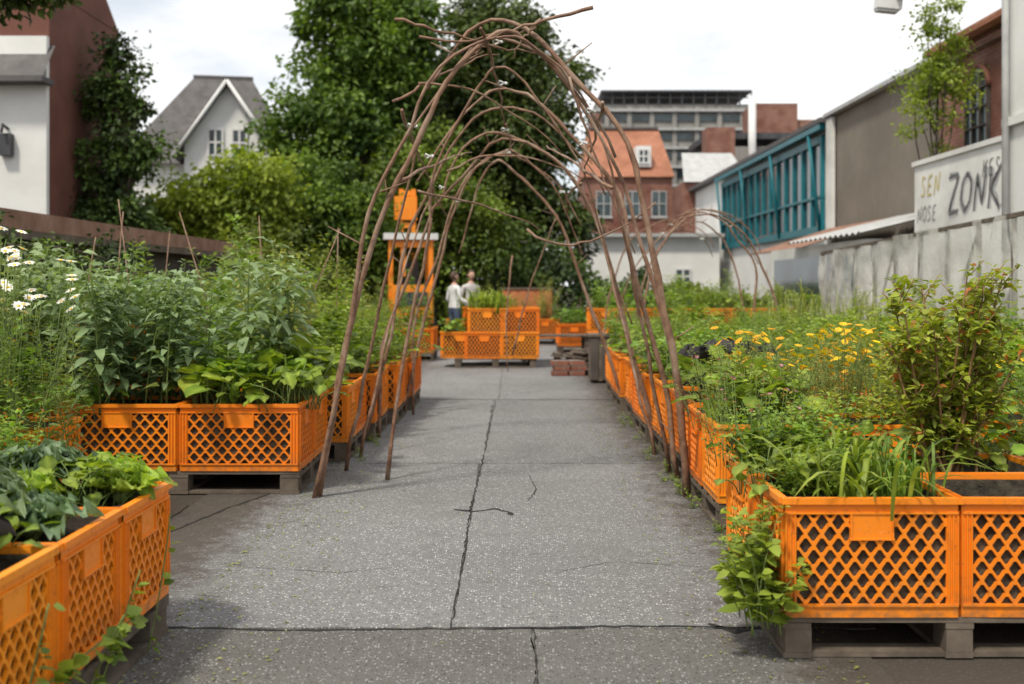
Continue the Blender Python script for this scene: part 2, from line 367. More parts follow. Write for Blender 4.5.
# ------------------------------------------------------------------ crate
CW,CD,CH=.64,.50,.43
def make_crate(soil_z, name):
    a=Acc()
    W,Dp,H=CW-.008,CD-.008,CH
    for face in range(4):
        L = W if face%2==0 else Dp; off=(Dp if face%2==0 else W)/2
        ang=face*math.pi/2
        R=np.array(Matrix.Rotation(ang,3,'Z'))
        def bx(cx,dy,cz,sx,sy,sz,ry=0):
            V=BOXV*np.array([sx,sy,sz])
            if ry: V=V@np.array(Matrix.Rotation(ry,3,'Y')).T
            V=V+np.array([cx,-off+dy,cz]); a.add(V@R.T,BOXF,'crate')
        e=.0 if face%2==0 else .018
        bx(0,.001,H-.011,L+.016-e*2,.028,.022)
        bx(0,.008,H-.036,L-.01-e,.010,.030)
        bx(0,.003,H-.055,L-.012-e,.016,.007)
        bx(0,.007,.020,L-.01-e,.012,.040)
        bx(0,.002,.044,L-.012-e,.018,.008)
        for sx in (-1,1):
            bx(sx*(L/2-.026-e/2),.008,H/2,.042,.011,H-.05)
            for q in (.008,.024,.040):
                bx(sx*(L/2-q-e/2),.0015,H/2-.01,.0045,.014,H-.11)
        pw=.15; bx(0,.006,H-.105,pw,.012,.095)
        bx(0,.0015,H-.149,pw+.012,.016,.006); bx(-pw/2,.002,H-.105,.006,.016,.092); bx(pw/2,.002,H-.105,.006,.016,.092)
        x0,x1=-(L/2-.05),(L/2-.05); z0,z1=.047,H-.057
        nc=round((x1-x0)/.060); px=(x1-x0)/nc; slope=1.42
        for s in (1,-1):
            for k in range(-14,26):
                xs=x0+(k+.5)*px
                def xx(z): return xs+s*(z-z0)/slope
                lo,hi=z0,z1
                if s>0: lo=max(lo,z0+(x0-xs)*slope); hi=min(hi,z0+(x1-xs)*slope)
                else: lo=max(lo,z0+(xs-x1)*slope); hi=min(hi,z0+(xs-x0)*slope)
                if hi-lo>.01:
                    ax,az,bxx,bz=xx(lo),lo,xx(hi),hi
                    ln=math.hypot(bxx-ax,bz-az); an=math.atan2(bxx-ax,bz-az)
                    bx((ax+bxx)/2,.008+(.0012 if s>0 else 0),(az+bz)/2,.0095,.012,ln,ry=an)
        rows=int((z1-z0)/(px*slope/2))+1
        for r_ in range(rows+1):
            z=z0+r_*px*slope/2
            if z>z1-.008: continue
            for k in range(nc+1):
                xk=x0+(k+(.5 if r_%2==0 else 0))*px
                if xk>x1+.001 or xk<x0-.001: continue
                bx(xk,.0086,z,.0135,.0135,.030)
    a.box((0,0,.006),(W-.05,Dp-.05,.010),'crate')
    lw,ld=W-.045,Dp-.045
    for sx in (-1,1):
        a.box((sx*lw/2,0,H/2-.008),(.006,ld,H-.03),'liner'); a.box((0,sx*ld/2,H/2-.008),(lw-.01,.006,H-.03),'liner')
    nx,ny=15,12; xs=np.linspace(-lw/2,lw/2,nx); ys=np.linspace(-ld/2,ld/2,ny)
    V=[[x,y,soil_z+rng.normal(0,.008)] for y in ys for x in xs]; F=[]
    for j in range(ny-1):
        for i in range(nx-1):
            q=j*nx+i; F+=[[q,q+1,q+nx+1],[q,q+nx+1,q+nx]]
    a.add(V,F,'soil',.5,True)
    return a.mesh(name)
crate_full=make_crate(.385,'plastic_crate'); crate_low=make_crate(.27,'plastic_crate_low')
def make_pallet(w,d):
    a=Acc()
    nb=6
    for i in range(nb):
        a.box((0,-d/2+.05+i*(d-.1)/(nb-1),.139),(w,.095,.020),'wood',rz=random.gauss(0,.004))
    for sx in (-1,0,1):
        a.box((sx*(w/2-.05),0,.117),(.1,d-.004,.020),'wood')
        a.box((sx*(w/2-.052),0,.011),(.1,d-.01,.020),'wood')
        for sy in (-1,0,1): a.box((sx*(w/2-.055),sy*(d/2-.065),.064),(.095,.12,.084),'wood')
    a.box((0,-d/2+.06,.0115),(w-.21,.09,.019),'wood'); a.box((0,d/2-.06,.0115),(w-.21,.09,.019),'wood')
    return a.mesh('wooden_pallet')
pallet=make_pallet(1.27,.98)
PZ=.150

# ------------------------------------------------------------------ plant meshes (local, base z=0)
def bez(p0,p1,p2,n=8):
    t=np.linspace(0,1,n)[:,None]; return (1-t)**2*np.array(p0)+2*t*(1-t)*np.array(p1)+t**2*np.array(p2)
def stem(a,base,h,lean,nl,L,W,leafmat,stemmat='stem',r=.006,start=.1,pet=.03,droop=.3,updir=.5,top_small=.5,simple=False):
    an=rng.random()*6.28; dx=math.cos(an)*lean; dy=math.sin(an)*lean
    b=np.array(base,float)
    pts=bez(b,b+np.array([dx*.2,dy*.2,h*.6]),b+np.array([dx,dy,h]),7)
    a.tube(pts,np.linspace(r,r*.35,7),stemmat,4)
    t=start+(1-start)*rng.random(nl)**.85; t.sort()
    idx=t*6; i0=np.clip(idx.astype(int),0,5); f=(idx-i0)[:,None]
    P=pts[i0]*(1-f)+pts[i0+1]*f
    ang=np.arange(nl)*2.4+rng.random(nl)*.8
    out=np.c_[np.cos(ang),np.sin(ang),np.full(nl,updir)+rng.normal(0,.3,nl)]
    out/=np.linalg.norm(out,axis=1)[:,None]
    sz=(1-(1-top_small)*t)*rng.uniform(.6,1.2,nl)
    P2=P+out*pet*sz[:,None]*rng.uniform(.3,1.4,nl)[:,None]
    nn=np.c_[rng.normal(0,.35,nl),rng.normal(0,.35,nl),np.ones(nl)]
    tint=np.clip(rng.normal(.35+.35*t,.2,nl),0,1)
    a.leaves(P2,out,nn,L*sz,W*sz,leafmat,droop,tint,simple)
def flower(a,P,r,mat,nP=9,face=None,c='petal_y'):
    if face is None: face=np.array([rng.normal(0,.4),-.4+rng.normal(0,.4),1.])
    face=face/np.linalg.norm(face); A=np.cross(face,[.3,.9,.1]); A/=np.linalg.norm(A); B=np.cross(face,A)
    an=np.arange(nP)*2*math.pi/nP; D=np.cos(an)[:,None]*A+np.sin(an)[:,None]*B+face*.12
    a.leaves(np.repeat([P],nP,0)+D*r*.18,D,np.repeat([face],nP,0),r,r*.6,mat,.05,rng.random(nP),True)
    a.tube([P-face*.002,P+face*r*.2],[r*.36,r*.22],c,6)
def pl_bean():
    a=Acc()
    for i in range(8):
        stem(a,(rng.uniform(-.27,.27),rng.uniform(-.2,.2),0),rng.uniform(.75,1.15),.2,60,.175,.075,'bean',r=.008,pet=.10,droop=.45,updir=.3)
    return a.mesh('bean_plants')
def pl_greens(mat='green',h=.34,L=.13,W=.11,n=75):
    a=Acc()
    for i in range(n):
        x,y=rng.uniform(-.27,.27),rng.uniform(-.2,.2); hh=h*rng.uniform(.35,1)*(1.1-abs(x)*1.1)
        ox,oy=rng.normal(0,.11),rng.normal(0,.11)
        pts=bez((x,y,0),(x+ox*.3,y+oy*.3,hh*.8),(x+ox,y+oy,hh),5); a.tube(pts,.004,'stem',4)
        D=np.array([ox+rng.normal(0,.05),oy+rng.normal(0,.05),.02+rng.normal(0,.05)]); 
        s=rng.uniform(.6,1.15)
        a.bigleaf(pts[-1],D,(rng.normal(0,.2),rng.normal(0,.2),1),L*s,W*s,mat,.05,.25,float(rng.uniform(.05,.7)),.08,6,5)
    return a.mesh('leafy_greens')
def pl_herb(mat='herb',h=.42,nst=24,L=.045,W=.022,nl=50,lean=.16,extra=None,nm='herb_plants',sm='stem'):
    a=Acc()
    for i in range(nst):
        stem(a,(rng.uniform(-.28,.28),rng.uniform(-.2,.2),0),h*rng.uniform(.45,1.25),lean,nl,L,W,mat,sm,r=.003,pet=.035,droop=.25,simple=L<.03)
    if extra:
        for i in range(extra[1]):
            x,y=rng.uniform(-.33,.33),rng.uniform(-.24,.24); z=h*rng.uniform(.8,1.35)
            a.tube(bez((x*.7,y*.7,z*.3),(x*.9,y*.9,z*.6),(x,y,z),5),.0018,'stem',4); flower(a,np.array([x,y,z]),extra[2],extra[0])
    return a.mesh(nm)
def pl_rosette(mat,n=16,L=.26,W=.17,ruffle=.09,up=.5,curve=.4,nm='kale_plant',heads=((0,0),),cup=.15):
    a=Acc()
    for hx,hy in heads:
        for i in range(n):
            an=i*2.4+rng.normal(0,.2); k=i/n
            e=up+1.3*k**1.5
            D=np.array([math.cos(an),math.sin(an),e]); s=(1-.45*k)*rng.uniform(.85,1.1)
            a.tube([(hx,hy,0),(hx+D[0]*.03,hy+D[1]*.03,.04+.05*k)],.009,'stem',5)
            a.bigleaf((hx+D[0]*.02,hy+D[1]*.02,.04+.06*k),D,(0,0,1),L*s,W*s,mat,ruffle,curve,float(rng.uniform(.05,.6)),cup,13,11)
    return a.mesh(nm)
def pl_strap(mat='herb',h=.4,n=120,w=.014,spread=.25,curve=.5,nm='strap_leaf_plant'):
    a=Acc()
    for i in range(n):
        x,y=rng.normal(0,.12),rng.normal(0,.09); an=rng.random()*6.28; r=rng.random()*spread; hh=h*rng.uniform(.4,1.1)
        p=bez((x,y,0),(x+math.cos(an)*r*.3,y+math.sin(an)*r*.3,hh*1.1),(x+math.cos(an)*r,y+math.sin(an)*r,hh*rng.uniform(.3,1)),7)
        T=np.array([-math.sin(an),math.cos(an),0]); ww=w*rng.uniform(.6,1.2)*np.array([.6,.9,1,1,.9,.6,.05])*.5
        V=np.concatenate([p+T*ww[:,None],p-T*ww[:,None]]); F=[]
        for j in range(6): F+=[[j,j+1,8+j],[j,8+j,7+j]]
        a.add(V,F,mat,float(rng.random()),True)
    return a.mesh(nm)
def pl_shrub():
    a=Acc()
    for i in range(26):
        an=rng.random()*6.28; r=abs(rng.normal(0,.05))
        b=np.array([math.cos(an)*r,math.sin(an)*r,0]); h=rng.uniform(.55,.98); le=rng.uniform(.05,.32); d=rng.random()*6.28
        tip=b+np.array([math.cos(d)*le,math.sin(d)*le,h]); pts=bez(b,b+np.array([math.cos(d)*le*.5,math.sin(d)*le*.5,h*.5]),tip,9)
        a.tube(pts,np.linspace(.009,.003,9),'stem_brown',5)
        for q in range(15):
            t=rng.uniform(.25,1); i0=min(7,int(t*8)); p=pts[i0]+(pts[i0+1]-pts[i0])*(t*8-i0)
            d2=rng.random()*6.28; ln=rng.uniform(.05,.14); e=p+np.array([math.cos(d2)*ln*.7,math.sin(d2)*ln*.7,ln*.75])
            a.tube([p,(p+e)/2+[0,0,-.005],e],.0018,'stem_brown',4)
            nl=14; tt=rng.random(nl)[:,None]; P=p+(e-p)*tt; ang=rng.random(nl)*6.28
            D=np.c_[np.cos(ang),np.sin(ang),rng.normal(.35,.4,nl)]
            a.leaves(P+D*.006,D,np.c_[rng.normal(0,.5,nl),rng.normal(0,.5,nl),np.ones(nl)],rng.uniform(.025,.07,nl),rng.uniform(.014,.03,nl),'yellowgreen',.25,np.clip(rng.normal(.55,.25,nl),0,1))
    return a.mesh('garden_shrub')
V_bean=[pl_bean() for _ in range(3)]
V_green=[pl_greens() for _ in range(3)]
V_squash=[pl_greens('green',.42,.2,.18,60) for _ in range(2)]
V_herb=[pl_herb() for _ in range(2)]+[pl_herb('green',.45,20,.08,.042,40),pl_herb('green',.5,18,.10,.05,36)]
V_mint=[pl_herb('yellowgreen',.36,22,.06,.034,40),pl_herb('green',.35,26,.055,.04,42)]
V_yel=[pl_herb('straw',.38,26,.04,.010,60,extra=('petal_y',32,.023),nm='yellow_flowers'),pl_herb('green',.36,26,.045,.018,50,extra=('petal_y',16,.025),nm='yellow_flowers')]
V_tall=[pl_herb('herb',.9,11,.12,.05,60,.25,nm='tall_herbs'),pl_herb('straw',.95,12,.09,.024,60,.25,nm='tall_herbs'),pl_herb('green',.8,11,.14,.075,45,.22,nm='tall_herbs')]
V_daisy=[pl_herb('herb',.72,14,.06,.016,50,.25,extra=('petal_w',38,.024),nm='daisies')]
V_pink=[pl_herb('herb',.35,26,.035,.014,50,.2,extra=('petal_p',30,.012),nm='pink_flowers')]
V_kale=[pl_rosette('kale',22,.25,.15,.15,heads=((-.13,.02),(.14,-.03))),pl_rosette('kale',22,.25,.15,.15,heads=((-.1,-.08),(.15,.08)))]
V_lett=[pl_rosette('lettuce',20,.17,.13,.14,.6,.3,'lettuce',heads=((-.17,-.1),(.16,-.1),(-.15,.11),(.17,.1)))]
V_cab=[pl_rosette('purple',26,.30,.26,.07,.45,.25,'red_cabbage',heads=((0,0),),cup=.3)]
V_strap=[pl_strap(),pl_strap('straw',.55,220,.008,.35,nm='ornamental_grass'),pl_strap('green',.32,110,.020,.38,nm='strap_leaf_plant')]
shrub=pl_shrub()
def plant(me,x,y,z,sc=1,rz=None,nm=None):
    return place(me, nm or me.name.split('.')[0], (x,y,z), random.random()*6.28 if rz is None else rz, None, sc)
SOIL=PZ+.38
def crate(x,y,z=PZ,rz=0,sx=1,me=None):
    return place(me or crate_full,'plastic_crate',(x,y,z),rz+random.gauss(0,.010),None,(sx,1,1))
def bed(x0,y0,kinds,nx=2,ny=2,sx=1,rz=0,low=(),pal=True):
    c,s=math.cos(rz),math.sin(rz)
    def tr(u,v): return x0+u*c-v*s, y0+u*s+v*c
    w=CW*sx
    if pal:
        for i in range(0,nx,2):
            px,py=tr(w*(i+min(2,nx-i)/2),CD*ny/2); place(pallet,'wooden_pallet',(px,py,.007),rz,None,(sx*min(2,nx-i)/2,ny/2*1.0,1))
    k=0
    for j in range(ny):
        for i in range(nx):
            x,y=tr(w*(i+.5),CD*(j+.5)); lw=(i,j) in low
            crate(x,y,PZ+.007,rz,sx,crate_low if lw else None)
            e=kinds[k%len(kinds)] if kinds else None; k+=1
            if e is not None:
                if isinstance(e,tuple): me,sc=e
                else: me,sc=e,1
                plant(me,x+random.gauss(0,.03),y+random.gauss(0,.03),SOIL,sc*random.uniform(.82,1.15))
R=random.choice
# front right
bed(.97,3.76,[None,None,None,V_mint[1],None,V_herb[0]],3,2,low=((1,0),(2,0),(1,1)))
plant(V_strap[2],1.32,4.02,SOIL-.02,.95); plant(V_strap[0],1.45,4.0,SOIL-.02,.7); plant(V_herb[3],1.14,4.05,SOIL-.03,.5); plant(V_green[1],1.08,4.15,SOIL-.02,.6)
plant(V_mint[1],1.2,4.5,SOIL,.8); plant(V_pink[0],1.05,4.62,SOIL,.85); plant(V_mint[0],1.35,4.65,SOIL,.8); plant(V_squash[0],1.15,4.55,SOIL,.45)
plant(V_lett[0],1.25,4.15,SOIL-.02,.6)
plant(shrub,1.95,4.72,PZ+.27,1.05); plant(V_green[1],1.75,4.9,SOIL-.12,.7)
plant(V_green[0],2.5,4.5,SOIL,.8); plant(V_green[2],2.15,4.9,SOIL-.1,.7)
a=Acc()
for i in range(30):
    b=(rng.uniform(-.06,.08),rng.uniform(-.16,.16),rng.uniform(-.02,.06))
    stem(a,b,rng.uniform(.16,.44),.12,26,.08,.058,'green',r=.003,pet=.03,droop=.35,start=.05)
a.obj('mint_bush',(.885,3.82,.12))
a=Acc()
for i in range(46):
    s_=rng.random()<.6; yv=rng.uniform(4.9,11) if s_ else rng.uniform(7.9,12); xv=(rng.uniform(1.02,1.16) if s_ else rng.uniform(-1.22,-1.12))
    for q in range(3): stem(a,(xv+rng.normal(0,.015),yv+rng.normal(0,.03),.0),rng.uniform(.02,.09),.04,9,.030,.016,'green',r=.0018,pet=.01)
a.obj('weeds')
# front left
bed(-2.62,2.60,[V_kale[0],V_cab[0],V_kale[1],V_kale[0],(V_lett[0],.8),(V_lett[0],1.0)],2,3,rz=-.01)
plant(V_kale[1],-1.85,3.85,SOIL+.05,1.0); plant(V_cab[0],-1.62,2.98,SOIL+.03,.62); plant(V_kale[0],-1.75,3.4,SOIL+.04,1.05); plant(V_herb[3],-1.95,3.9,SOIL,.6); plant(V_kale[1],-1.6,3.3,SOIL+.01,.6); plant(V_herb[2],-2.2,4.0,SOIL,.8); plant(V_green[0],-1.55,3.85,SOIL,.55); plant(V_green[1],-1.62,3.1,SOIL,.5)
a=Acc()
def vine(p0,p1,p2,nl,L):
    pts=bez(p0,p1,p2,12); a.tube(pts,.003,'stem',5); t=rng.random(nl)*11; i=np.clip(t.astype(int),0,10); f=(t-i)[:,None]
    P=pts[i]*(1-f)+pts[i+1]*f; ang=rng.random(nl)*6.28; D=np.c_[.5+.6*np.abs(np.cos(ang)),np.sin(ang),rng.normal(.1,.5,nl)]
    a.leaves(P+D*.01,D,np.c_[np.ones(nl)*.8,rng.normal(0,.4,nl),np.ones(nl)],L*rng.uniform(.6,1.2,nl),L*.75*rng.uniform(.6,1.2,nl),'green',.2)
vine((-1.34,3.0,.20),(-1.24,3.05,.28),(-1.26,3.5,.24),26,.06); vine((-1.32,3.15,.0),(-1.26,3.2,.2),(-1.20,3.25,.33),26,.055)
vine((-1.32,3.3,.02),(-1.28,3.4,.2),(-1.24,3.5,.40),16,.045); vine((-1.32,2.7,.02),(-1.28,2.8,.3),(-1.28,2.9,.47),16,.05); vine((-1.32,3.8,.02),(-1.28,3.85,.25),(-1.27,3.9,.5),10,.04)
a.obj('trailing_vine')
# left daisies bed
bed(-3.75,5.05,[V_daisy[0],V_daisy[0],(V_tall[0],.8),(V_tall[2],.85)],2,2,rz=.02)
plant(V_daisy[0],-2.62,5.25,SOIL-.1,1.25); plant(V_daisy[0],-2.75,5.6,SOIL,1.15); plant(V_tall[1],-2.55,5.5,SOIL-.2,.9); plant(V_mint[0],-2.5,5.1,.3,1.0)
# left mid bed
bed(-2.92,6.72,[V_bean[0],(V_squash[0],.85),V_bean[1],V_bean[2]],2,2,sx=1.22)
plant(V_bean[1],-2.25,7.0,SOIL,.92); plant(V_green[1],-1.5,6.95,SOIL,.85); plant(V_bean[2],-2.6,7.0,SOIL,1.0); plant(V_squash[1],-1.95,6.9,SOIL,.7); plant(V_squash[0],-1.55,7.4,SOIL,.9)
plant(V_bean[0],-3.15,7.3,SOIL,.95); plant(V_green[2],-2.8,6.85,SOIL-.05,.7)
bed(-4.5,6.9,[V_bean[2],V_bean[0],V_tall[0],V_bean[1]],2,2)
for i,(xx,yy) in enumerate([(-1.24,7.95),(-1.18,9.05),(-1.10,10.15),(-1.06,11.25)]):
    ks=[[V_green[0],V_herb[2],V_squash[0],V_herb[3]],[V_herb[0],V_green[1],V_yel[1],V_herb[2]],[V_green[2],V_herb[2],V_herb[0],V_green[0]],[V_herb[1],V_herb[0],V_green[1],V_herb[3]]][i]
    bed(xx-1.28,yy,ks,2,2)
    bed(xx-2.75,yy+.15,[R(V_tall),R(V_bean),R(V_squash),R(V_tall)],2,2)
    bed(xx-4.2+random.gauss(0,.1),yy+.3,[R(V_tall),R(V_bean),None,R(V_tall)],2,2)
for k,x,y,s in [(1,-1.85,8.3,1.2),(0,-2.1,8.6,1.25),(2,-1.6,9.1,1.0),(1,-2.3,9.4,1.4),(1,-1.75,9.6,1.35)]: plant(V_tall[k],x,y,SOIL,s)
crate(-3.95,8.6,PZ+CH); crate(-3.3,8.6,PZ+CH); crate(-4.6,8.6,PZ+CH)
plant(V_tall[2],-4.3,8.6,SOIL+CH,.6)
# right rows
yy=5.72; row=0
KR=[[ (V_herb[3],.8),V_mint[0],V_yel[1],V_yel[0]], [V_squash[0],V_yel[0],V_cab[0],V_herb[0]], [V_herb[2],V_herb[3],V_green[1],V_herb[1]],
    [V_green[0],V_herb[3],V_herb[0],V_squash[1]],[V_kale[0],V_herb[1],V_green[2],V_herb[2]],[V_green[1],V_green[0],V_herb[3],V_herb[0]],[V_herb[0],V_herb[1],V_green[0],V_herb[2]]]
while row<7:
    bed(1.17+random.gauss(0,.02),yy,KR[row],2,2)
    bed(2.75+random.gauss(0,.04),yy+.2,[R(V_herb),R(V_squash),R(V_herb),R(V_green)] if row else [V_mint[1],V_herb[1],V_yel[1],V_squash[0]],2,2)
    bed(4.15+random.gauss(0,.04),yy+.35,[R(V_herb),R(V_tall) if row>2 else R(V_squash),R(V_mint),R(V_herb)],2,2)
    yy+=1.09; row+=1
for x,y,s in [(1.5,6.2,1),(1.95,6.15,1.05),(2.3,6.5,1.05)]: plant(V_yel[0],x,y,SOIL+.05,s)
plant(V_cab[0],1.5,7.4,SOIL+.18,1.1); plant(V_cab[0],1.75,7.7,SOIL+.16,1.0); plant(V_herb[3],2.6,7,SOIL,1.1); plant(V_squash[0],1.35,5.95,SOIL,.75); plant(V_pink[0],1.3,5.85,SOIL,.9)
plant(V_green[0],2.9,5.6,SOIL-.1,.9); plant(V_tall[1],3.9,11.5,SOIL,.9); plant(V_strap[1],3.7,13.5,SOIL,1.6); plant(V_strap[1],4.3,13,SOIL,1.5)
plant(V_tall[0],3.1,8.2,SOIL,.8); plant(V_tall[2],2.4,9.6,SOIL,.7); plant(V_tall[2],4.0,7.6,SOIL,.75)
for y in (13.6,14.8,16.0):
    bed(1.5,y,[R(V_herb),R(V_green),R(V_herb),R(V_tall)],2,2); bed(3.2,y,[R(V_herb)],2,2)
for y in (12.6,13.8,15.0):
    bed(-3.0,y,[R(V_herb),R(V_tall),R(V_tall),R(V_herb)],2,2); bed(-4.6,y,[R(V_tall)],2,2)
# centre stack
place(pallet,'wooden_pallet',(-.28,17.5,.007),.03,None,(1.05,1,1))
for i,(x,z) in enumerate([(-.5,0),(.07,0),(-.45,1),(.08,1)]): crate(x+ .05,17.25,PZ+.007+z*CH*.9)
crate(-.85,17.35,PZ+.007); crate(-.5,17.8,PZ+.4); crate(.1,17.8,PZ+.4)
plant(V_strap[2],-.45,17.3,SOIL+CH*.85,1.4); plant(V_strap[2],-.25,17.4,SOIL+CH*.85,1.2); plant(V_tall[0],-.55,17.8,SOIL+CH*.7,.5); plant(V_green[0],-.95,17.35,SOIL,.8)
bed(-3.3,18.5,[V_tall[0],V_herb[0]],3,2); bed(.9,20.5,[V_herb[0],V_green[0],V_tall[1]],4,2); bed(2.0,23,[V_tall[0],V_herb[1]],6,2); bed(-1.5,23.5,[V_herb[0],V_tall[1]],4,2)
for i in range(6): crate(1.7+i*.66,19.2,.5); 
for i in range(6): crate(1.7+i*.66,19.2,.07)
for i in range(7): plant(R(V_herb+V_green),1.8+i*.6,19.3,.85,1.0)

for px_,py_,nn in ((1.22,15.9,5),(.95,17.2,3)):
    a=Acc()
    for j in range(nn):
        a.box((0,0,.03+j*.075),(.55,.42,.02),'wood',rz=.1*j); 
        for q in (-.2,0,.2): a.box((q,0,.058+j*.075),(.08,.4,.035),'wood',rz=.1*j)
    a.obj('timber_stack',(px_,py_,.007))
a=Acc()
for j in range(3):
    for i in range(2): a.box((i*.25-.12+(j%2)*.03,0,.04+j*.075),(.235,.22,.068),'brick',rz=random.gauss(0,.05))
a.obj('brick_stack',(.82,15.6,.007),.1)
a=Acc()
a.box((0,0,.33),(.4,.5,.6),'wood'); 
for q in (-.15,0,.15): a.box((q,-.256,.33),(.10,.014,.56),'darkwall')
a.box((0,0,.65),(.46,.56,.03),'wood'); a.obj('wooden_compost_box',(1.28,14.6,.007))
a=Acc()
a.box((0,0,.5),(1.15,.6,.9),'box_wood'); 
for q in range(6): a.box((-.48+q*.19,-.306,.5),(.15,.015,.86),'box_wood')
a.box((0,0,.97),(1.22,.68,.04),'wood'); a.obj('wooden_chest',(.35,24.5,.3))
def bench(x,y,z,rz,mat):
    a=Acc()
    for q in range(4): a.box((0,-.18+q*.12,.45),(1.3,.10,.03),mat)
    for sx in (-1,1):
        for sy in (-1,1): a.box((sx*.55,sy*.15,.22),(.07,.07,.43),mat)
    a.obj('garden_bench',(x,y,z),rz)
bench(5.0,16.6,.25,0,'darkwall'); bench(.75,18.6,.007,.1,'wood')

# ------------------------------------------------------------------ willow arches
def arch(y, ctrl, nrods, rr=.015, jit=.05, name='willow_arch', dy=.14):
    a=Acc(); C=np.array(ctrl,float)
    def curve(Cp):
        P=[]; Q=np.vstack([2*Cp[0]-Cp[1],Cp,2*Cp[-1]-Cp[-2]])
        for i in range(1,len(Q)-2):
            for t in np.linspace(0,1,5)[:-1]:
                P.append(.5*((2*Q[i])+(-Q[i-1]+Q[i+1])*t+(2*Q[i-1]-5*Q[i]+4*Q[i+1]-Q[i+2])*t*t+(-Q[i-1]+3*Q[i]-3*Q[i+1]+Q[i+2])*t**3))
        P.append(Q[-2]); return np.array(P)
    for k in range(nrods):
        Cp=np.c_[C[:,0],np.zeros(len(C)),C[:,1]]
        ph=rng.random()*6; am=rng.normal(0,jit)
        m=len(C); u=np.linspace(0,1,m)
        y0=rng.uniform(-dy,dy); y1=rng.uniform(-dy,dy)
        Cp[:,1]+=y0*(1-u)+y1*u+.12*np.sin(u*7+ph)
        sc=1+rng.normal(0,.035)
        Cp[:,0]=Cp[:,0]*sc+rng.normal(0,.035,m)+am*np.sin(u*6+ph); Cp[:,2]=Cp[:,2]*(1+rng.normal(0,.022))+rng.normal(0,.03,m)*(u>0)*(u<1)
        Cp[0,2]=Cp[-1,2]=.0
        P=curve(Cp); n=len(P)
        if k%2==0: i0,i1=0,int(n*rng.uniform(.66,.88))
        else: i0,i1=int(n*rng.uniform(.14,.36)),n
        P=P[i0:i1]+rng.normal(0,.004,(i1-i0,3)); r=np.linspace(rr*1.3,rr*.5,len(P))*rng.uniform(.75,1.25)
        if k%2: r=r[::-1]
        a.tube(P,r*(1+rng.normal(0,.10,len(P))),'willow',8)
        for q in range(3):
            i=rng.integers(3,len(P)-2); d=np.array([rng.normal(0,.12),rng.normal(0,.06),rng.uniform(.03,.16)])
            a.tube([P[i],P[i]+d*.5,P[i]+d],[.006,.005,.003],'willow',5)
    for q in range(3):
        u=[.3,.48,.66][q]*(len(C)-1); i=int(u); p=C[i]*(1-u+i)+C[i+1]*(u-i)
        pts=[]
        for w in np.linspace(0,6.28,9): pts.append((p[0]+.03*math.cos(w),.03*math.sin(w)*1.3,p[1]+.012*math.sin(w*2)))
        a.tube(pts,.006,'tie',5)
    return a.obj(name,(0,y,0))
C1=[(-1.21,0),(-1.07,.93),(-.88,1.70),(-.70,2.22),(-.46,2.66),(-.17,2.90),(.115,2.84),(.43,2.56),(.69,2.13),(.87,1.55),(1.05,.74),(1.21,0)]
def scaled(C,sx,sz,dx=0): return [(x*sx+dx,z*sz) for x,z in C]
arch(6.62,C1,4,.0155,.06,dy=.10)
arch(7.3,scaled(C1,.95,.955,.02),2,.0135,.08)
arch(9.0,scaled(C1,1.0,.93,.03),3,.0150,.09,dy=.2)
arch(11.0,scaled(C1,.97,.95,.04),3,.0150,.09,dy=.3)
def C2(dx,w,h): return [(dx+w*math.cos(math.pi*(1-t)),h*math.sin(math.pi*t)**.75) for t in np.linspace(0,1,11)]
arch(15.0,C2(2.7,.95,2.45),4,.014,.08,name='willow_dome',dy=.6)
arch(16.2,C2(2.5,.9,2.3),3,.014,.08,name='willow_dome',dy=.6)
a=Acc()
def rod(p0,p1,r=.011,sag=.05,curv=None):
    p0=np.array(p0,float);p1=np.array(p1,float); m=(p0+p1)/2+np.array([rng.normal(0,.05),0,sag if curv is None else curv])
    P=bez(p0,m,p1,12)+rng.normal(0,.007,(12,3)); a.tube(P,np.linspace(r*1.1,r*.5,12),'willow',6)
rod((-.66,6.4,2.42),(-.68,9.3,2.18)); rod((-.66,8.6,2.15),(-.70,11.3,2.1)); rod((.55,6.4,2.46),(.60,9.3,2.2)); rod((.58,8.7,2.2),(.6,11.3,2.15))
rod((-.18,6.4,2.92),(-.05,9.2,2.68)); rod((-.05,8.8,2.7),(0,11.3,2.72))
rod((.62,6.5,1.95),(.30,9.0,2.55)); rod((-.7,6.6,2.0),(-.35,9.1,2.5))
rod((-.55,8.8,2.3),(.62,9.0,2.25),.01,.35)
rod((-.62,6.9,1.95),(.2,7.4,1.75),.009,.1); rod((.1,7.2,1.72),(.95,6.9,1.9),.009,-.35)
rod((-.72,6.55,3.02),(-.05,6.7,2.86),.010,0); rod((.52,6.55,3.08),(-.28,6.6,2.88),.012,0); rod((-.58,6.7,2.93),(.28,6.75,2.82),.008,.02)
rod((.18,6.6,3.02),(.0,6.7,2.80),.009,0); rod((-.75,6.6,2.5),(-.1,7.0,2.9),.010,.05); rod((-.6,6.62,2.62),(.3,6.7,2.2),.008,.25)
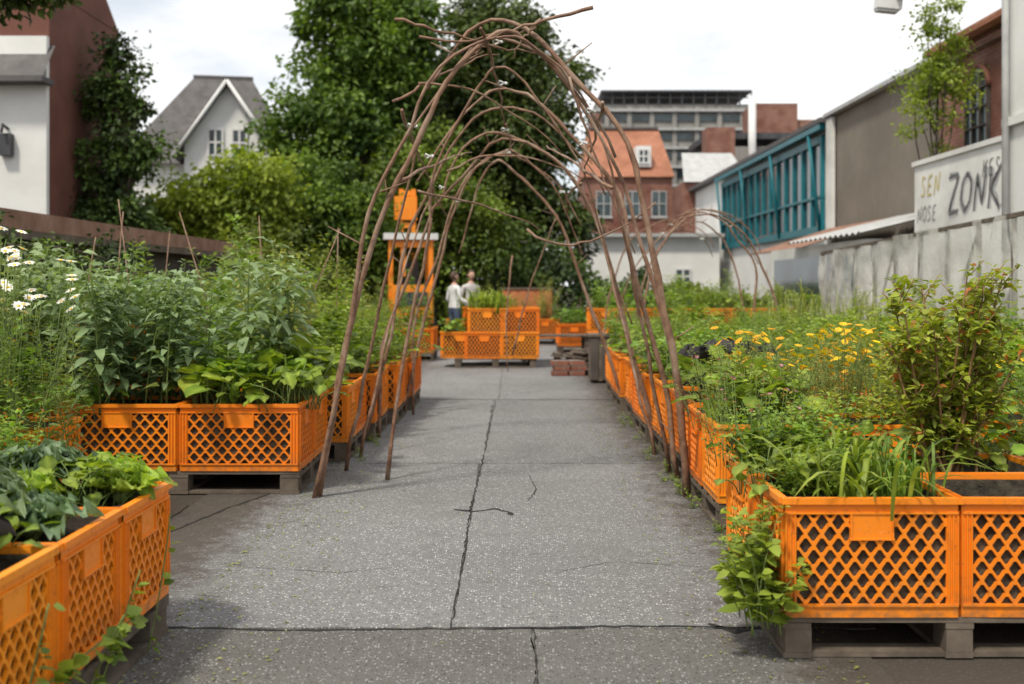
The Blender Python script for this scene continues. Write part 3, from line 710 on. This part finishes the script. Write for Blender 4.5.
# leaning legs that splay out of the bundles
rod((-1.20,7.6,0),(-.62,7.0,2.35),.015,.1); rod((-1.19,8.2,0),(-.70,8.9,2.1),.014,.1); rod((1.14,7.5,0),(.62,7.0,2.3),.015,.1); rod((1.13,8.3,0),(.72,9.0,2.0),.014,.1); rod((1.19,6.9,0),(.80,6.6,1.9),.013,.1)
rod((.35,6.6,2.66),(.78,6.75,1.55),.009,.12); rod((-.3,6.65,2.8),(.15,6.9,3.05),.007,.0)
a.obj('willow_tie_rods')
a=Acc(); rod((.0,12.8,.5),(.55,12.6,2.2),.012,.0); rod((.0,12.8,1.7),(-.05,12.7,.3),.012,0); a.obj('plant_stakes')
a=Acc()
for i in range(8):
    x,y=rng.uniform(-3.4,-1.5),rng.uniform(7.5,10); a.tube([(x,y,.4),(x+rng.normal(0,.05),y,1.2),(x+rng.normal(0,.1),y,rng.uniform(1.7,2.0))],.005,'willow',5)
a.obj('bean_canes')

# ------------------------------------------------------------------ trees
def tree(name,x,y,h,crowns,ncl,lpc,ls,mat,tr=.2,cr=.7,trunk_bend=.3,simple=True,flat=.7,shell=.45):
    a=Acc()
    top=max(c[2]+c[5]*.3 for c in crowns)
    tp=bez((0,0,0),(trunk_bend*.3,0,h*.5),(trunk_bend,0,min(top,h*.8)),10); a.tube(tp,np.linspace(tr,tr*.3,10),'bark',9)
    w=np.array([c[3]*c[4]*c[5] for c in crowns])**.67; w/=w.sum()
    ci=rng.choice(len(crowns),ncl,p=w)
    Ps=[];Ds=[];Ns=[];Ts=[];Ls=[]
    for i in range(ncl):
        c=crowns[ci[i]]; d=rng.normal(0,1,3); d/=np.linalg.norm(d); rad=rng.random()**shell*rng.choice([1,1,1,1.15])
        p=np.array([c[0]-x,c[1]-y,c[2]])+d*rad*np.array(c[3:6])
        if rng.random()<.28:
            s=tp[rng.integers(4,10)]; a.tube(bez(s,(s+p)/2+rng.normal(0,.15,3)+[0,0,.1],p,6),np.linspace(tr*.28,.012,6),'bark',5)
        m=int(lpc*rng.uniform(.5,1.4)); rr=cr*rng.uniform(.5,1.25)
        q=rng.normal(0,.5,(m,3))*np.array([1,1,flat])*rr; 
        Ps.append(p+q); dd=q/(np.linalg.norm(q,axis=1)[:,None]+1e-6)
        D=dd+rng.normal(0,.8,(m,3))+np.array([0,0,-.25]); Ds.append(D)
        Ns.append(dd*.8+rng.normal(0,.4,(m,3))+np.array([0,0,.7]))
        ct=rng.uniform(.05,.9); Ts.append(np.clip(ct+rng.normal(0,.15,m),0,1)); Ls.append(ls*rng.uniform(.6,1.3,m))
    P=np.concatenate(Ps);L=np.concatenate(Ls)
    a.leaves(P,np.concatenate(Ds),np.concatenate(Ns),L,L*.62,mat,.1,np.concatenate(Ts),simple)
    return a.obj(name,(x,y,0))
tree('maple_tree',-4.6,30,9,[(-5.0,30,6.0,1.75,2.0,2.6),(-4.2,30,9.0,1.7,2.0,2.0),(-5.9,30,4.3,1.5,1.5,2.2),(-3.4,30.5,7.2,1.2,1.5,2.2),(-3.4,30,3.6,1.4,1.3,2.0)],250,200,.20,'tree',.28,.66)
tree('linden_tree',-.6,33,9,[(-1.0,33,6.0,1.9,2.2,3.4),(.55,33,6.6,1.7,2.0,2.8),(-.5,33,8.7,1.6,1.8,1.7),(.4,33,3.2,1.9,1.8,2.3)],290,220,.20,'tree_dark',.28,.72)
tree('linden_tree',-3.0,36,8,[(-3.0,36,4.6,2.6,2,3.4)],110,200,.22,'tree_dark',.3,.9)
tree('ash_tree',-2.0,27,5,[(-2.2,27,3.4,1.3,1.3,2.0),(-1.4,27,2.4,1.3,1.2,2.0)],110,190,.15,'tree',.12,.5)
tree('ivy_covered_tree',-7.75,20.8,6,[(-7.9,20.8,3.4,.75,.5,2.0),(-7.8,20.8,5.0,.55,.45,1.0),(-8.0,20.8,2.3,.9,.6,1.5)],130,170,.12,'tree_dark',.14,.34)
tree('hazel_bush',-6.4,22.5,4,[(-6.6,22.5,2.8,1.1,.8,1.1),(-5.7,22.5,3.0,.9,.8,1.1),(-7.0,22.8,2.2,.7,.8,1.1)],130,180,.14,'tree_light',.08,.40)
tree('hazel_bush',-4.4,24,4,[(-4.5,24,2.8,1.1,.9,1.6),(-3.6,24,2.2,1.1,.9,1.5)],120,190,.13,'tree',.08,.42)
tree('birch_tree',7.75,19.3,7,[(7.7,19.3,4.7,.58,.5,1.3),(7.8,19.3,6.0,.42,.4,1.0),(8.0,19.3,5.2,.5,.4,.8)],60,80,.085,'tree_light',.05,.24,.1)
tree('overhanging_tree',-7.6,12.4,6,[(-5.9,12.2,4.95,.75,.6,.35),(-6.8,12.4,5.3,1.2,.9,.6)],75,150,.12,'tree_dark',.14,.26)
tree('climbing_shrub',-4.3,10.8,2.6,[(-4.4,10.8,1.2,.7,.6,.7),(-5.2,9.9,1.3,.6,.6,.8)],65,130,.07,'tree_dark',.04,.28)
tree('climbing_shrub',-3.3,16.5,2.6,[(-3.6,16.5,1.2,1.0,.6,.9)],60,130,.08,'tree',.04,.3)
def hedge(x0,x1,yc,ys,h,n,mat):
    a=Acc()
    P=np.c_[rng.uniform(x0,x1,n),rng.normal(yc,ys,n),rng.random(n)**.8*h]; P[:,2]*=(.8+.25*np.sin(P[:,0]*1.7))
    a.leaves(P,rng.normal(0,1,(n,3)),rng.normal(0,.6,(n,3))+[0,-.3,.8],rng.uniform(.1,.22,n),rng.uniform(.08,.14,n),mat,.1,np.clip(.4+.3*np.sin(P[:,0]*3+P[:,2]*4)+rng.normal(0,.15,n),0,1),True)
    a.obj('hedge')
hedge(-16,3.6,28.5,.7,2.5,22000,'tree_dark'); hedge(3.6,8.6,29,1.2,1.3,12000,'tree')

# ------------------------------------------------------------------ buildings
def part(parent,nm,fn):
    a=Acc(); fn(a); return a.obj(nm,parent=parent)
def window_y(a,x,y,z,w,h,fm='frame_white',nx=2,nz=2,fr=.07):
    a.box((x,y-.01,z),(w,.03,h),'glass')
    for i in range(nx+1): a.box((x-w/2+i*w/nx,y-.03,z),(fr,.07,h+fr),fm)
    for j in range(nz+1): a.box((x,y-.034,z-h/2+j*h/nz),(w+fr+.01,.07,fr),fm)
b=empty('workshop_hall')
part(b,'walls',lambda a:(a.box((13,41,2.95),(8,22.5,5.9),'white_wall')))
def f(a):
    a.box((12.9,41,6.0),(8.5,23,.14),'slate'); a.box((8.75,37.3,5.83),(.16,15.4,.16),'teal'); 
part(b,'roof',f)
def f(a):
    y0,y1=30.2,44.4; a.box((8.985,(y0+y1)/2,4.25),(.04,y1-y0,2.6),'glass')
    n=14
    for i in range(n+1): a.box((8.93,y0+(y1-y0)*i/n,4.25),(.10,.08 if i%2 else .15,2.62),'teal')
    for z,t in ((2.95,.22),(3.9,.07),(5.55,.22)): a.box((8.925,(y0+y1)/2,z),(.11,y1-y0+.2,t),'teal')
    for i in range(4): a.tube([(8.7,y0+.6+i*4.6,5.7),(8.72,y0+.3+i*4.6,4.8),(8.86,y0+i*4.6,2.9)],.05,'teal',6)
part(b,'window_band',f)
b=empty('white_annex'); part(b,'walls',lambda a:(a.box((5.9,46,1.65),(5.2,6,3.3),'white_wall')))
def f(a):
    for i in range(2): window_y(a,5.4+i*1.6,42.99,1.7,.6,.6)
part(b,'windows',f); part(b,'roof',lambda a:a.box((5.9,45.9,3.38),(5.5,6.5,.14),'grey_metal'))
b=empty('rendered_building'); part(b,'walls',lambda a:(a.box((12.4,25.6,3.0),(7,7.4,6.0),'brown_wall')))
def f(a): a.box((12.35,25.6,6.07),(7.3,7.6,.10),'grey_metal'); a.box((8.80,29.0,3.0),(.10,.5,5.9),'white_dirty')
part(b,'coping',f)
b=empty('brick_building'); part(b,'walls',lambda a:a.box((12.4,19.9,3.05),(7,3.9,6.1),'brick'))
def f(a): 
    a.box((12.3,19.9,6.16),(7.4,4.0,.12),'tile'); a.box((8.85,19.9,5.9),(.12,3.92,.12),'brick'); a.box((8.86,19.9,3.3),(.08,3.92,.14),'brick')
part(b,'cornice',f)
def f(a):
    y,z,w=20.0,4.5,.95
    a.box((8.89,y,z),(.04,w,1.1),'glass')
    pts=[(8.87,y+math.cos(t)*w/2,z+.55+math.sin(t)*w/2) for t in np.linspace(0,math.pi,12)]
    a.poly(pts,'glass'); a.tube(pts,.06,'redbrown',6)
    for i in range(4): a.box((8.85,y-w/2+i*w/3,z+.12),(.06,.03,1.5 if 0<i<3 else 1.1),'darkwall')
    for j in range(4): a.box((8.846,y,z-.5+j*.36),(.06,w,.03),'darkwall')
    a.box((8.82,y,z-.6),(.16,w+.2,.1),'redbrown')
part(b,'arched_window',f)
b=empty('graffiti_wall'); part(b,'wall',lambda a:(a.box((7.15,16.5,1.7),(.3,3.5,3.4),'white_dirty'),a.box((7.15,16.5,3.44),(.38,3.56,.08),'white_wall')))
GL={'Z':[[(0,1),(.7,1.02),(.05,.0),(.75,.05)]],'O':[[(.35,1),(.05,.75),(.0,.3),(.3,0),(.62,.25),(.66,.75),(.35,1)]],'N':[[(0,0),(.08,1),(.5,.05),(.62,1.05)]],
    'K':[[(0,0),(.05,1)],[(.6,1),(.08,.45),(.65,-.03)]],'E':[[(.5,1),(.05,.9),(.03,.5),(.4,.52)],[(.03,.5),(.0,.02),(.55,.05)]],'S':[[(.5,.9),(.15,1),(.05,.7),(.45,.4),(.4,.05),(0,.08)]]}
def spray(a,txt,y,z,h,r,mat,x=6.995,sh=.15):
    u0=0
    for ch in txt:
        for st in GL[ch]:
            P=[]
            for p,q in zip(st[:-1],st[1:]):
                for t in np.linspace(0,1,7)[:-1]: P.append((p[0]*(1-t)+q[0]*t,p[1]*(1-t)+q[1]*t))
            P.append(st[-1]); P=np.array(P)
            for _ in range(2): P[1:-1]=(P[:-2]+P[1:-1]*2+P[2:])/4
            P+=rng.normal(0,.008,P.shape); U=(P[:,0]*.9+P[:,1]*sh)*h+u0; n=len(P)
            C=np.c_[y-U,z+P[:,1]*h]; T=np.gradient(C,axis=0); T/=np.linalg.norm(T,axis=1)[:,None]+1e-9; Nn=np.c_[-T[:,1],T[:,0]]; ww=r*(.7+.5*rng.random(n))[:,None]
            V=np.concatenate([np.c_[np.full(n,x),C+Nn*ww],np.c_[np.full(n,x),C-Nn*ww]]); F=[]
            for i in range(n-1): F+=[[i,i+1,n+i+1],[i,n+i+1,n+i]]
            a.add(V,F,mat)
        u0+=h*.82
part(b,'spray_outline',lambda a:(spray(a,'ZONK',16.85,2.5,.58,.020,'black_paint'),spray(a,'ZONK',16.90,2.46,.60,.012,'black_paint',6.993),spray(a,'SEN',17.95,2.85,.34,.018,'yellow_paint',6.991),spray(a,'NOSE',18.1,2.42,.26,.010,'black_paint',6.989)))
part(b,'spray_fill',lambda a:(spray(a,'ZONK',16.88,2.47,.60,.07,'grey_metal',6.998),spray(a,'KES',15.6,2.95,.25,.010,'black_paint',6.991)))
b=empty('white_building'); part(b,'walls',lambda a:a.box((10.9,12.1,4.5),(8,5.2,9.0),'white_wall'))
def f(a): a.box((6.86,12.1,3.6),(.06,5.1,.12),'white_dirty'); a.tube([(6.82,14.5,0),(6.82,14.5,9)],.05,'grey_metal',8)
part(b,'trim',f)
b=empty('street_lamp')
def f(a): a.tube([(6.9,14.4,6.6),(6.75,16.5,6.45),(6.5,17.6,6.35)],.035,'grey_metal',6)
part(b,'arm',f)
def f(a): a.box((6.45,18,6.17),(.42,.22,.20),'frame_white',ry=.1); a.box((6.42,18,6.05),(.36,.18,.05),'grey_metal',ry=.1); a.box((6.6,17.75,6.3),(.12,.3,.1),'grey_metal')
part(b,'head',f)
b=empty('panel_fence')
FY=np.arange(9.0,19.8,.9)
def ftop(y): return 2.2-(y-9)*.028
def f(a):
    for y in FY: a.box((5.60,y,ftop(y)/2),(.05,.045,ftop(y)),'wood',rx=random.gauss(0,.01))
    for z in (0,1): a.box((5.58,(FY[0]+FY[-1])/2,(2.06 if z else .75)),(.05,FY[-1]-FY[0],.05),'wood',rx=-.028 if z else 0)
    for y in FY[1::3]: a.box((5.60,y+.45,1.35),(.03,.03,1.5),'wood',rx=.6)
part(b,'posts',f)
def f(a):
    for y in FY[:-1]:
        nn=13; ys=np.linspace(y+.02,y+.88,nn); zs=np.linspace(.35,ftop(y)-.02+random.gauss(0,.03),12); V=[];F=[]
        ph=random.random()*6
        for i,yv in enumerate(ys):
            for j,zv in enumerate(zs): V.append([5.535+.026*math.sin(yv*9+ph+zv*2)+.018*math.sin(zv*7+ph+yv*4)+rng.normal(0,.005),yv,zv])
        for i in range(nn-1):
            for j in range(11): q=i*12+j; F+=[[q,q+12,q+13],[q,q+13,q+1]]
        a.add(V,F,'panel',.5,True)
    for y in FY[:-1]: a.box((5.655,y+.45,.2),(.02,.87,.34),'wood')
part(b,'panels',f)
b=empty('lean_to_shed')
def corr(a,x0,x1,y0,y1,z0,z1,mat):
    n=60; ys=np.linspace(y0,y1,n); V=[];F=[]
    for i,y in enumerate(ys):
        o=.03*math.sin(i*1.57); V+=[[x0,y,z0+o],[x1,y,z1+o]]
        if i: q=2*i; F+=[[q-2,q-1,q+1],[q-2,q+1,q]]
    a.add(V,F,mat)
part(b,'roof',lambda a:(corr(a,6.3,8.8,19,24,2.3,2.9,'grey_metal'),corr(a,6.6,8.8,24.2,29,2.2,2.9,'rust')))
part(b,'walls',lambda a:(a.box((7.6,22.8,1.1),(2.2,7.0,2.2),'white_dirty'),a.box((6.46,22.8,1.5),(.04,6.0,.9),'glass')))
b=empty('brick_house'); part(b,'walls',lambda a:a.box((6.1,58,3.6),(4.6,6,7.2),'brick'))
def f(a):
    a.poly([(3.7,54.8,7.0),(8.5,54.8,7.0),(8.0,57.5,9.9),(4.2,57.5,9.9)],'tile'); a.poly([(3.7,54.8,7.0),(4.2,57.5,9.9),(4.2,60,9.9),(3.7,61.2,7.0)],'tile'); a.box((6.1,58.5,9.92),(3.8,2.4,.12),'slate')
    a.poly([(8.5,54.8,7.0),(8.5,61.2,7.0),(8.0,60,9.9),(8.0,57.5,9.9)],'tile')
part(b,'roof',f)
def f(a):
    a.box((6.9,55.8,8.1),(.8,1.5,1.1),'frame_white'); window_y(a,6.9,55.04,8.1,.5,.7)
    for x in (4.8,6.3,7.7):
        for z in (5.6,3.3):
            window_y(a,x,54.98,z,.75,1.3,'grey_metal',2,2,.05); a.box((x,54.95,z-.72),(.95,.12,.08),'grey_metal')
part(b,'windows',f)
part(b,'chimney',lambda a:a.box((4.6,58.2,10.2),(.6,.6,1.2),'brick'))
b=empty('glazed_extension'); part(b,'walls',lambda a:(a.box((10.0,54,3.2),(3.2,5,6.4),'brick'),a.box((11.2,57,4.9),(1.5,1.5,9.8),'brick')))
part(b,'roof',lambda a:a.poly([(8.4,51.3,6.4),(11.7,51.3,6.4),(11.4,54.5,8.2),(8.8,54.5,8.2)],'grey_metal'))
b=empty('modern_office_block'); part(b,'walls',lambda a:a.box((10.9,74,6.7),(10.6,8,13.4),'concrete_dark'))
def f(a):
    for j in range(5): a.box((10.9,69.95,12.5-j*1.25),(10.0,.12,.42),'glass'); a.box((10.9,69.8,12.95-j*1.25),(10.7,.4,.16),'grey_metal')
    a.box((10.9,73,14.2),(10.0,7,.12),'dark_metal')
    for i in range(14): a.box((5.9+i*.77,69.75,13.75),(.08,.08,.9),'dark_metal')
    a.box((10.9,69.75,13.8),(10.0,.06,.08),'dark_metal')
    for i in range(7): a.box((6.3+i*1.5,69.9,9.0),(.3,.3,8.4),'concrete_dark')
part(b,'facade',f)
b=empty('apartment_block'); part(b,'walls',lambda a:(a.box((15.6,64,4.7),(8.3,6,9.4),'concrete_dark'),a.box((14.0,60.9,4.2),(4,.6,8.4),'brick')))
def f(a):
    a.box((15.6,64,10.0),(8.6,6.4,.35),'dark_metal'); a.box((15.6,63.6,11.1),(2.6,3,2.0),'brick'); a.tube([(13.8,60.3,6.5),(13.8,60.3,12.2)],.22,'frame_white',10); a.box((18,64,10.7),(2.4,3,1.0),'rust')
    for i in range(7): window_y(a,12.2+i*1.1,60.58 if i<4 else 60.98,7.4,.6,1.1)
part(b,'roof_structures',f)
b=empty('gabled_house',(-10.3,38,0),.18)
def f(a):
    a.box((0,3,3.2),(3.0,6,6.4),'white_wall'); a.poly([(-1.5,-.001,6.4),(1.5,-.001,6.4),(0,-.001,8.6)],'white_wall')
    a.box((-3.2,4.0,3.2),(3.0,4,6.4),'white_wall')
part(b,'walls',f)
def f(a):
    for s in (-1,1): 
        q=[(s*1.85,-.35,5.9),(0,-.35,8.65),(0,6.2,8.65),(s*1.85,6.2,5.9)]; a.poly(q,'slate'); a.poly([(x,y,z+.14) for x,y,z in q],'slate')
        a.tube([(s*1.85,-.36,5.95),(0,-.36,8.7)],.07,'frame_white',6)
    a.poly([(-4.2,1.6,5.9),(-.3,1.6,5.9),(-.3,4.0,9.6),(-1.6,4.0,9.6)],'slate'); a.poly([(-4.2,1.6,5.9),(-1.6,4.0,9.6),(-4.2,6.6,5.9)],'slate')
    a.poly([(-.3,1.6,5.9),(2.6,1.6,5.9),(.6,4.0,9.6),(-.3,4,9.6)],'slate')
    a.box((-.5,4.1,9.62),(2.3,.3,.12),'slate')
part(b,'roof',f)
def f(a):
    window_y(a,-.42,-.002,6.5,.5,.95); window_y(a,.42,-.002,6.5,.5,.95); window_y(a,-.8,-.002,4.4,.6,1.1); window_y(a,.8,-.002,4.4,.6,1.1)
part(b,'windows',f)
b=empty('corner_building')
part(b,'walls',lambda a:(a.box((-12.5,21.0,3.4),(7.98,3.4,6.8),'redbrown'),a.box((-12.5,19.22,2.95),(8.0,.12,5.9),'white_wall')))
def f(a):
    a.add([[-8.5,19.28,6.8],[-8.5,22.7,6.8],[-8.5,19.28,9.4],[-16.5,19.28,6.8],[-16.5,22.7,6.8],[-16.5,19.28,9.4]],[[0,1,2],[3,5,4],[0,2,5],[0,5,3],[1,4,5],[1,5,2]],'redbrown')
    a.box((-12.5,19.0,5.05),(8.2,.5,.10),'slate'); a.poly([(-16.6,18.76,5.05),(-8.4,18.76,5.05),(-8.4,19.3,5.75),(-16.6,19.3,5.75)],'slate')
part(b,'gable',f)
def f(a): a.box((-9.2,19.1,3.9),(.22,.2,.4),'dark_metal'); a.tube([(-9.2,19.15,4.2),(-9.2,18.95,4.25),(-9.2,18.9,4.1)],.03,'dark_metal',6)
part(b,'wall_lantern',f)
b=empty('garden_wall')
part(b,'wall',lambda a:a.box((-5.35,15.5,.95),(.25,12.4,1.9),'darkwall'))
part(b,'coping',lambda a:(a.box((-5.3,15.5,2.02),(.45,12.6,.20),'rust'),a.box((-5.08,15.5,1.87),(.04,12.6,.09),'wood')))
b=empty('row_of_houses'); part(b,'walls',lambda a:(a.box((-26,50,3.6),(12,8,7.2),'darkwall'),a.box((30,80,4),(24,10,8),'brick')))
part(b,'roofs',lambda a:(a.poly([(-32,45.8,7.2),(-20,45.8,7.2),(-20,50,9.6),(-32,50,9.6)],'slate'),))

# ------------------------------------------------------------------ orange forklift
b=empty('forklift_truck',(-2.3,23.6,0),.15); b.scale=(.85,.85,1)
def f(a):
    a.box((0,.2,.75),(1.15,1.9,.75),'orange_paint'); a.box((0,-.75,1.0),(1.05,.35,.7),'orange_paint'); a.box((0,.2,.34),(1.0,1.7,.16),'dark_metal'); a.box((0,-.94,1.05),(.8,.03,.3),'dark_metal')
    a.box((0,.1,1.25),(.6,.5,.3),'dark_metal')
part(b,'chassis',f)
def f(a):
    for sx in (-1,1):
        for sy in (-.5,.75): a.box((sx*.52,sy,1.7),(.12,.12,1.3),'orange_paint')
        a.box((sx*.52,.12,1.45),(.07,1.3,.07),'orange_paint')
    a.box((0,.1,2.42),(1.4,1.55,.14),'frame_white'); a.box((0,-.53,2.25),(1.0,.06,.14),'orange_paint'); a.box((0,.3,1.6),(.5,.12,.6),'dark_metal'); a.box((-.2,-.5,1.9),(.12,.08,.7),'orange_paint')
part(b,'cabin',f)
def f(a):
    for sx in (-1,1): a.box((sx*.17,1.25,1.8),(.12,.14,3.6),'orange_paint')
    for z in (.6,1.9,2.75,3.5): a.box((0,1.25,z),(.46,.16,.12),'orange_paint')
    a.box((-.05,1.2,3.15),(.62,.2,.55),'orange_paint')
    for sx in (-1,1): a.box((sx*.25,1.8,.15),(.12,1.0,.05),'dark_metal')
part(b,'mast',f)
def f(a):
    for sx in (-1,1):
        for sy in (-.5,.95):
            a.tube([(sx*.5,sy,.32),(sx*.64,sy,.32)],.32,'rubber',16); a.tube([(sx*.63,sy,.32),(sx*.66,sy,.32)],.15,'orange_paint',12)
part(b,'wheels',f)

# ------------------------------------------------------------------ people
def person(x,y,rz,shirt,trous,h=1.62,bend=.0,hair='hair',arm=.35):
    k=h/1.7
    m,nt,out=newmat('clothing'); oc=coords(nt); s=nt.nodes.new('ShaderNodeSeparateXYZ'); nt.links.new(oc,s.inputs[0])
    r=nt.nodes.new('ShaderNodeValToRGB'); r.color_ramp.interpolation='CONSTANT'; cr=r.color_ramp
    cr.elements[0].color=(.06,.05,.04,1); cr.elements[0].position=0
    cr.elements[1].position=.09/1.8; cr.elements[1].color=(*trous,1)
    e=cr.elements.new(.93/1.8); e.color=(*shirt,1); e=cr.elements.new(1.455/1.8); e.color=(.52,.31,.23,1)
    mv=N(nt,'ShaderNodeMath',operation='DIVIDE'); mv.inputs[1].default_value=1.8; nt.links.new(s.outputs[2],mv.inputs[0]); nt.links.new(mv.outputs[0],r.inputs[0])
    principled(nt,out,r.outputs[0],.8,noise(nt,oc,12,4),.3,.02)
    b=empty('person',(x,y,0),rz); b.scale=(k,k,k)
    vs=[];es=[];rs=[]
    def v(p,r,par=None):
        vs.append(p); rs.append(r); i=len(vs)-1
        if par is not None: es.append((par,i))
        return i
    pel=v((0,0,.95),(.15,.11)); w=v((0,0,1.10),(.125,.095),pel); ch=v((0,bend*.1,1.30),(.155,.11),w); nb=v((0,bend*.15,1.44),(.085,.07),ch); nk=v((0,bend*.2,1.53),(.052,.055),nb)
    for sx in (-1,1):
        hp=v((sx*.10,0,.88),(.088,.095),pel); kn=v((sx*.115,-.02,.50),(.06,.062),hp); an=v((sx*.12,.02,.09),(.042,.045),kn); v((sx*.13,-.13,.04),(.045,.035),an)
        sh=v((sx*.19,bend*.1,1.39),(.058,.058),ch); el=v((sx*.25,bend*.1+.03,1.10),(.042,.042),sh); wr=v((sx*.22,-arm*.6,.98+arm*.2),(.027,.027),el); v((sx*.215,-arm*.6-.07,.97+arm*.2),(.036,.02),wr)
    me=bpy.data.meshes.new('body'); me.from_pydata(vs,es,[]); me.materials.append(m)
    o=bpy.data.objects.new('body',me); COL.objects.link(o); o.parent=b
    sk=o.modifiers.new('Skin','SKIN'); sk.use_smooth_shade=True
    for i,r_ in enumerate(rs): me.skin_vertices[0].data[i].radius=r_; me.skin_vertices[0].data[i].use_root=(i==0)
    ss=o.modifiers.new('Sub','SUBSURF'); ss.levels=2; ss.render_levels=2
    a=Acc()
    for sx in (-1,1):
        bp=np.array([sx*.215,-arm*.6-.09,.97+arm*.2])
        for q in range(4):
            d=np.array([(q-1.5)*.017,0,0]); ln=[.065,.078,.074,.058][q]
            a.tube([bp+d,bp+d+[0,-ln*.5,-.01],bp+d+[0,-ln*.8,-.035]],[.009,.0085,.007],'skin',6)
        a.tube([bp+[-sx*.03,.03,0],bp+[-sx*.05,0,-.01],bp+[-sx*.052,-.03,-.02]],[.011,.01,.008],'skin',6)
    hz=1.64; nl,nk2=14,18; V=[];F=[]
    for i in range(nl+1):
        th=math.pi*i/nl; zz=math.cos(th)
        for j in range(nk2):
            ph=2*math.pi*j/nk2; rr=math.sin(th); xx=.076*rr*math.cos(ph); y2=.095*rr*math.sin(ph)
            if zz<0: xx*=1+.35*zz; y2=y2*(1+.2*zz)-.012*(-zz)
            V.append([xx,y2+bend*.22,hz+zz*.118])
    for i in range(nl):
        for j in range(nk2):
            q=i*nk2+j; q2=i*nk2+(j+1)%nk2; F+=[[q,q2,q2+nk2],[q,q2+nk2,q+nk2]]
    a.add(V,F,'skin',.5,True)
    f0=-.092+bend*.22
    a.tube([(0,f0,hz+.01),(0,f0-.018,hz-.028),(0,f0-.004,hz-.036)],[.008,.014,.010],'skin',6)
    a.box((0,f0+.006,hz-.062),(.042,.008,.009),'redbrown')
    for sx in (-1,1):
        a.box((sx*.03,f0+.004,hz),(.022,.006,.009),'frame_white'); a.box((sx*.03,f0+.001,hz),(.009,.006,.009),'rubber'); a.box((sx*.03,f0+.002,hz+.022),(.03,.006,.005),'hair')
        a.tube([(sx*.074,bend*.22+.01,hz-.025),(sx*.086,bend*.22+.015,hz),(sx*.078,bend*.22+.01,hz+.025)],.010,'skin',6)
    Vh=[]; 
    for v_ in V:
        d=np.array(v_)-np.array([0,bend*.22,hz]); 
        if d[1]<-.03 and d[2]<.055: d*=.93
        elif d[2]<-.09: d*=.9
        else: d*=1.10
        Vh.append(d+np.array([0,bend*.22+.006,hz+.004]))
    a.add(Vh,F,hair,.5,True)
    a.obj('head_and_hands',parent=b)
person(-1.22,22.2,2.2,(.62,.62,.62),(.05,.07,.12),1.58,.0); person(-.92,23.2,.5,(.52,.50,.48),(.04,.04,.05),1.62,-.2)

# ------------------------------------------------------------------ world, sun, camera
w=bpy.data.worlds.new('World'); scene.world=w; w.use_nodes=True; nt=w.node_tree; nt.nodes.clear()
out=nt.nodes.new('ShaderNodeOutputWorld'); bg=nt.nodes.new('ShaderNodeBackground'); bg.inputs[1].default_value=.15
sky=nt.nodes.new('ShaderNodeTexSky'); sky.sky_type='NISHITA'; sky.sun_disc=False; sky.sun_elevation=math.radians(57); sky.sun_rotation=math.radians(215); sky.dust_density=2.0
tc=nt.nodes.new('ShaderNodeTexCoord'); mp=nt.nodes.new('ShaderNodeMapping'); mp.inputs['Scale'].default_value=(1,1,2.6); nt.links.new(tc.outputs['Generated'],mp.inputs[0])
n1=noise(nt,mp.outputs[0],2.4,8,.58); k=ramp(nt,n1,.22,.52)
n2=noise(nt,mp.outputs[0],5,6,.6); cc=mixc(nt,ramp(nt,n2,.35,.65),(6.7,6.85,7.0),(8.2,8.15,8.0))
c=mixc(nt,k,sky.outputs[0],cc); nt.links.new(c,bg.inputs[0]); nt.links.new(bg.outputs[0],out.inputs[0])
sd=Vector((-.30,-.45,.84)).normalized()
l=bpy.data.lights.new('sun','SUN'); l.energy=3.6; l.angle=math.radians(7); l.color=(1,.93,.80)
so=bpy.data.objects.new('sun',l); COL.objects.link(so); so.rotation_euler=sd.to_track_quat('Z','Y').to_euler()
cam=bpy.data.cameras.new('camera'); co=bpy.data.objects.new('camera',cam); COL.objects.link(co)
co.location=(0,0,1.35); co.rotation_euler=(math.radians(90),0,0); cam.lens=36.9; cam.sensor_width=36; cam.shift_y=-57/1024
cam.clip_end=1000; cam.clip_start=.05; cam.dof.use_dof=True; cam.dof.focus_distance=5.2; cam.dof.aperture_fstop=2.2
scene.camera=co
scene.view_settings.view_transform='Standard'; scene.view_settings.look='None'; scene.view_settings.exposure=0
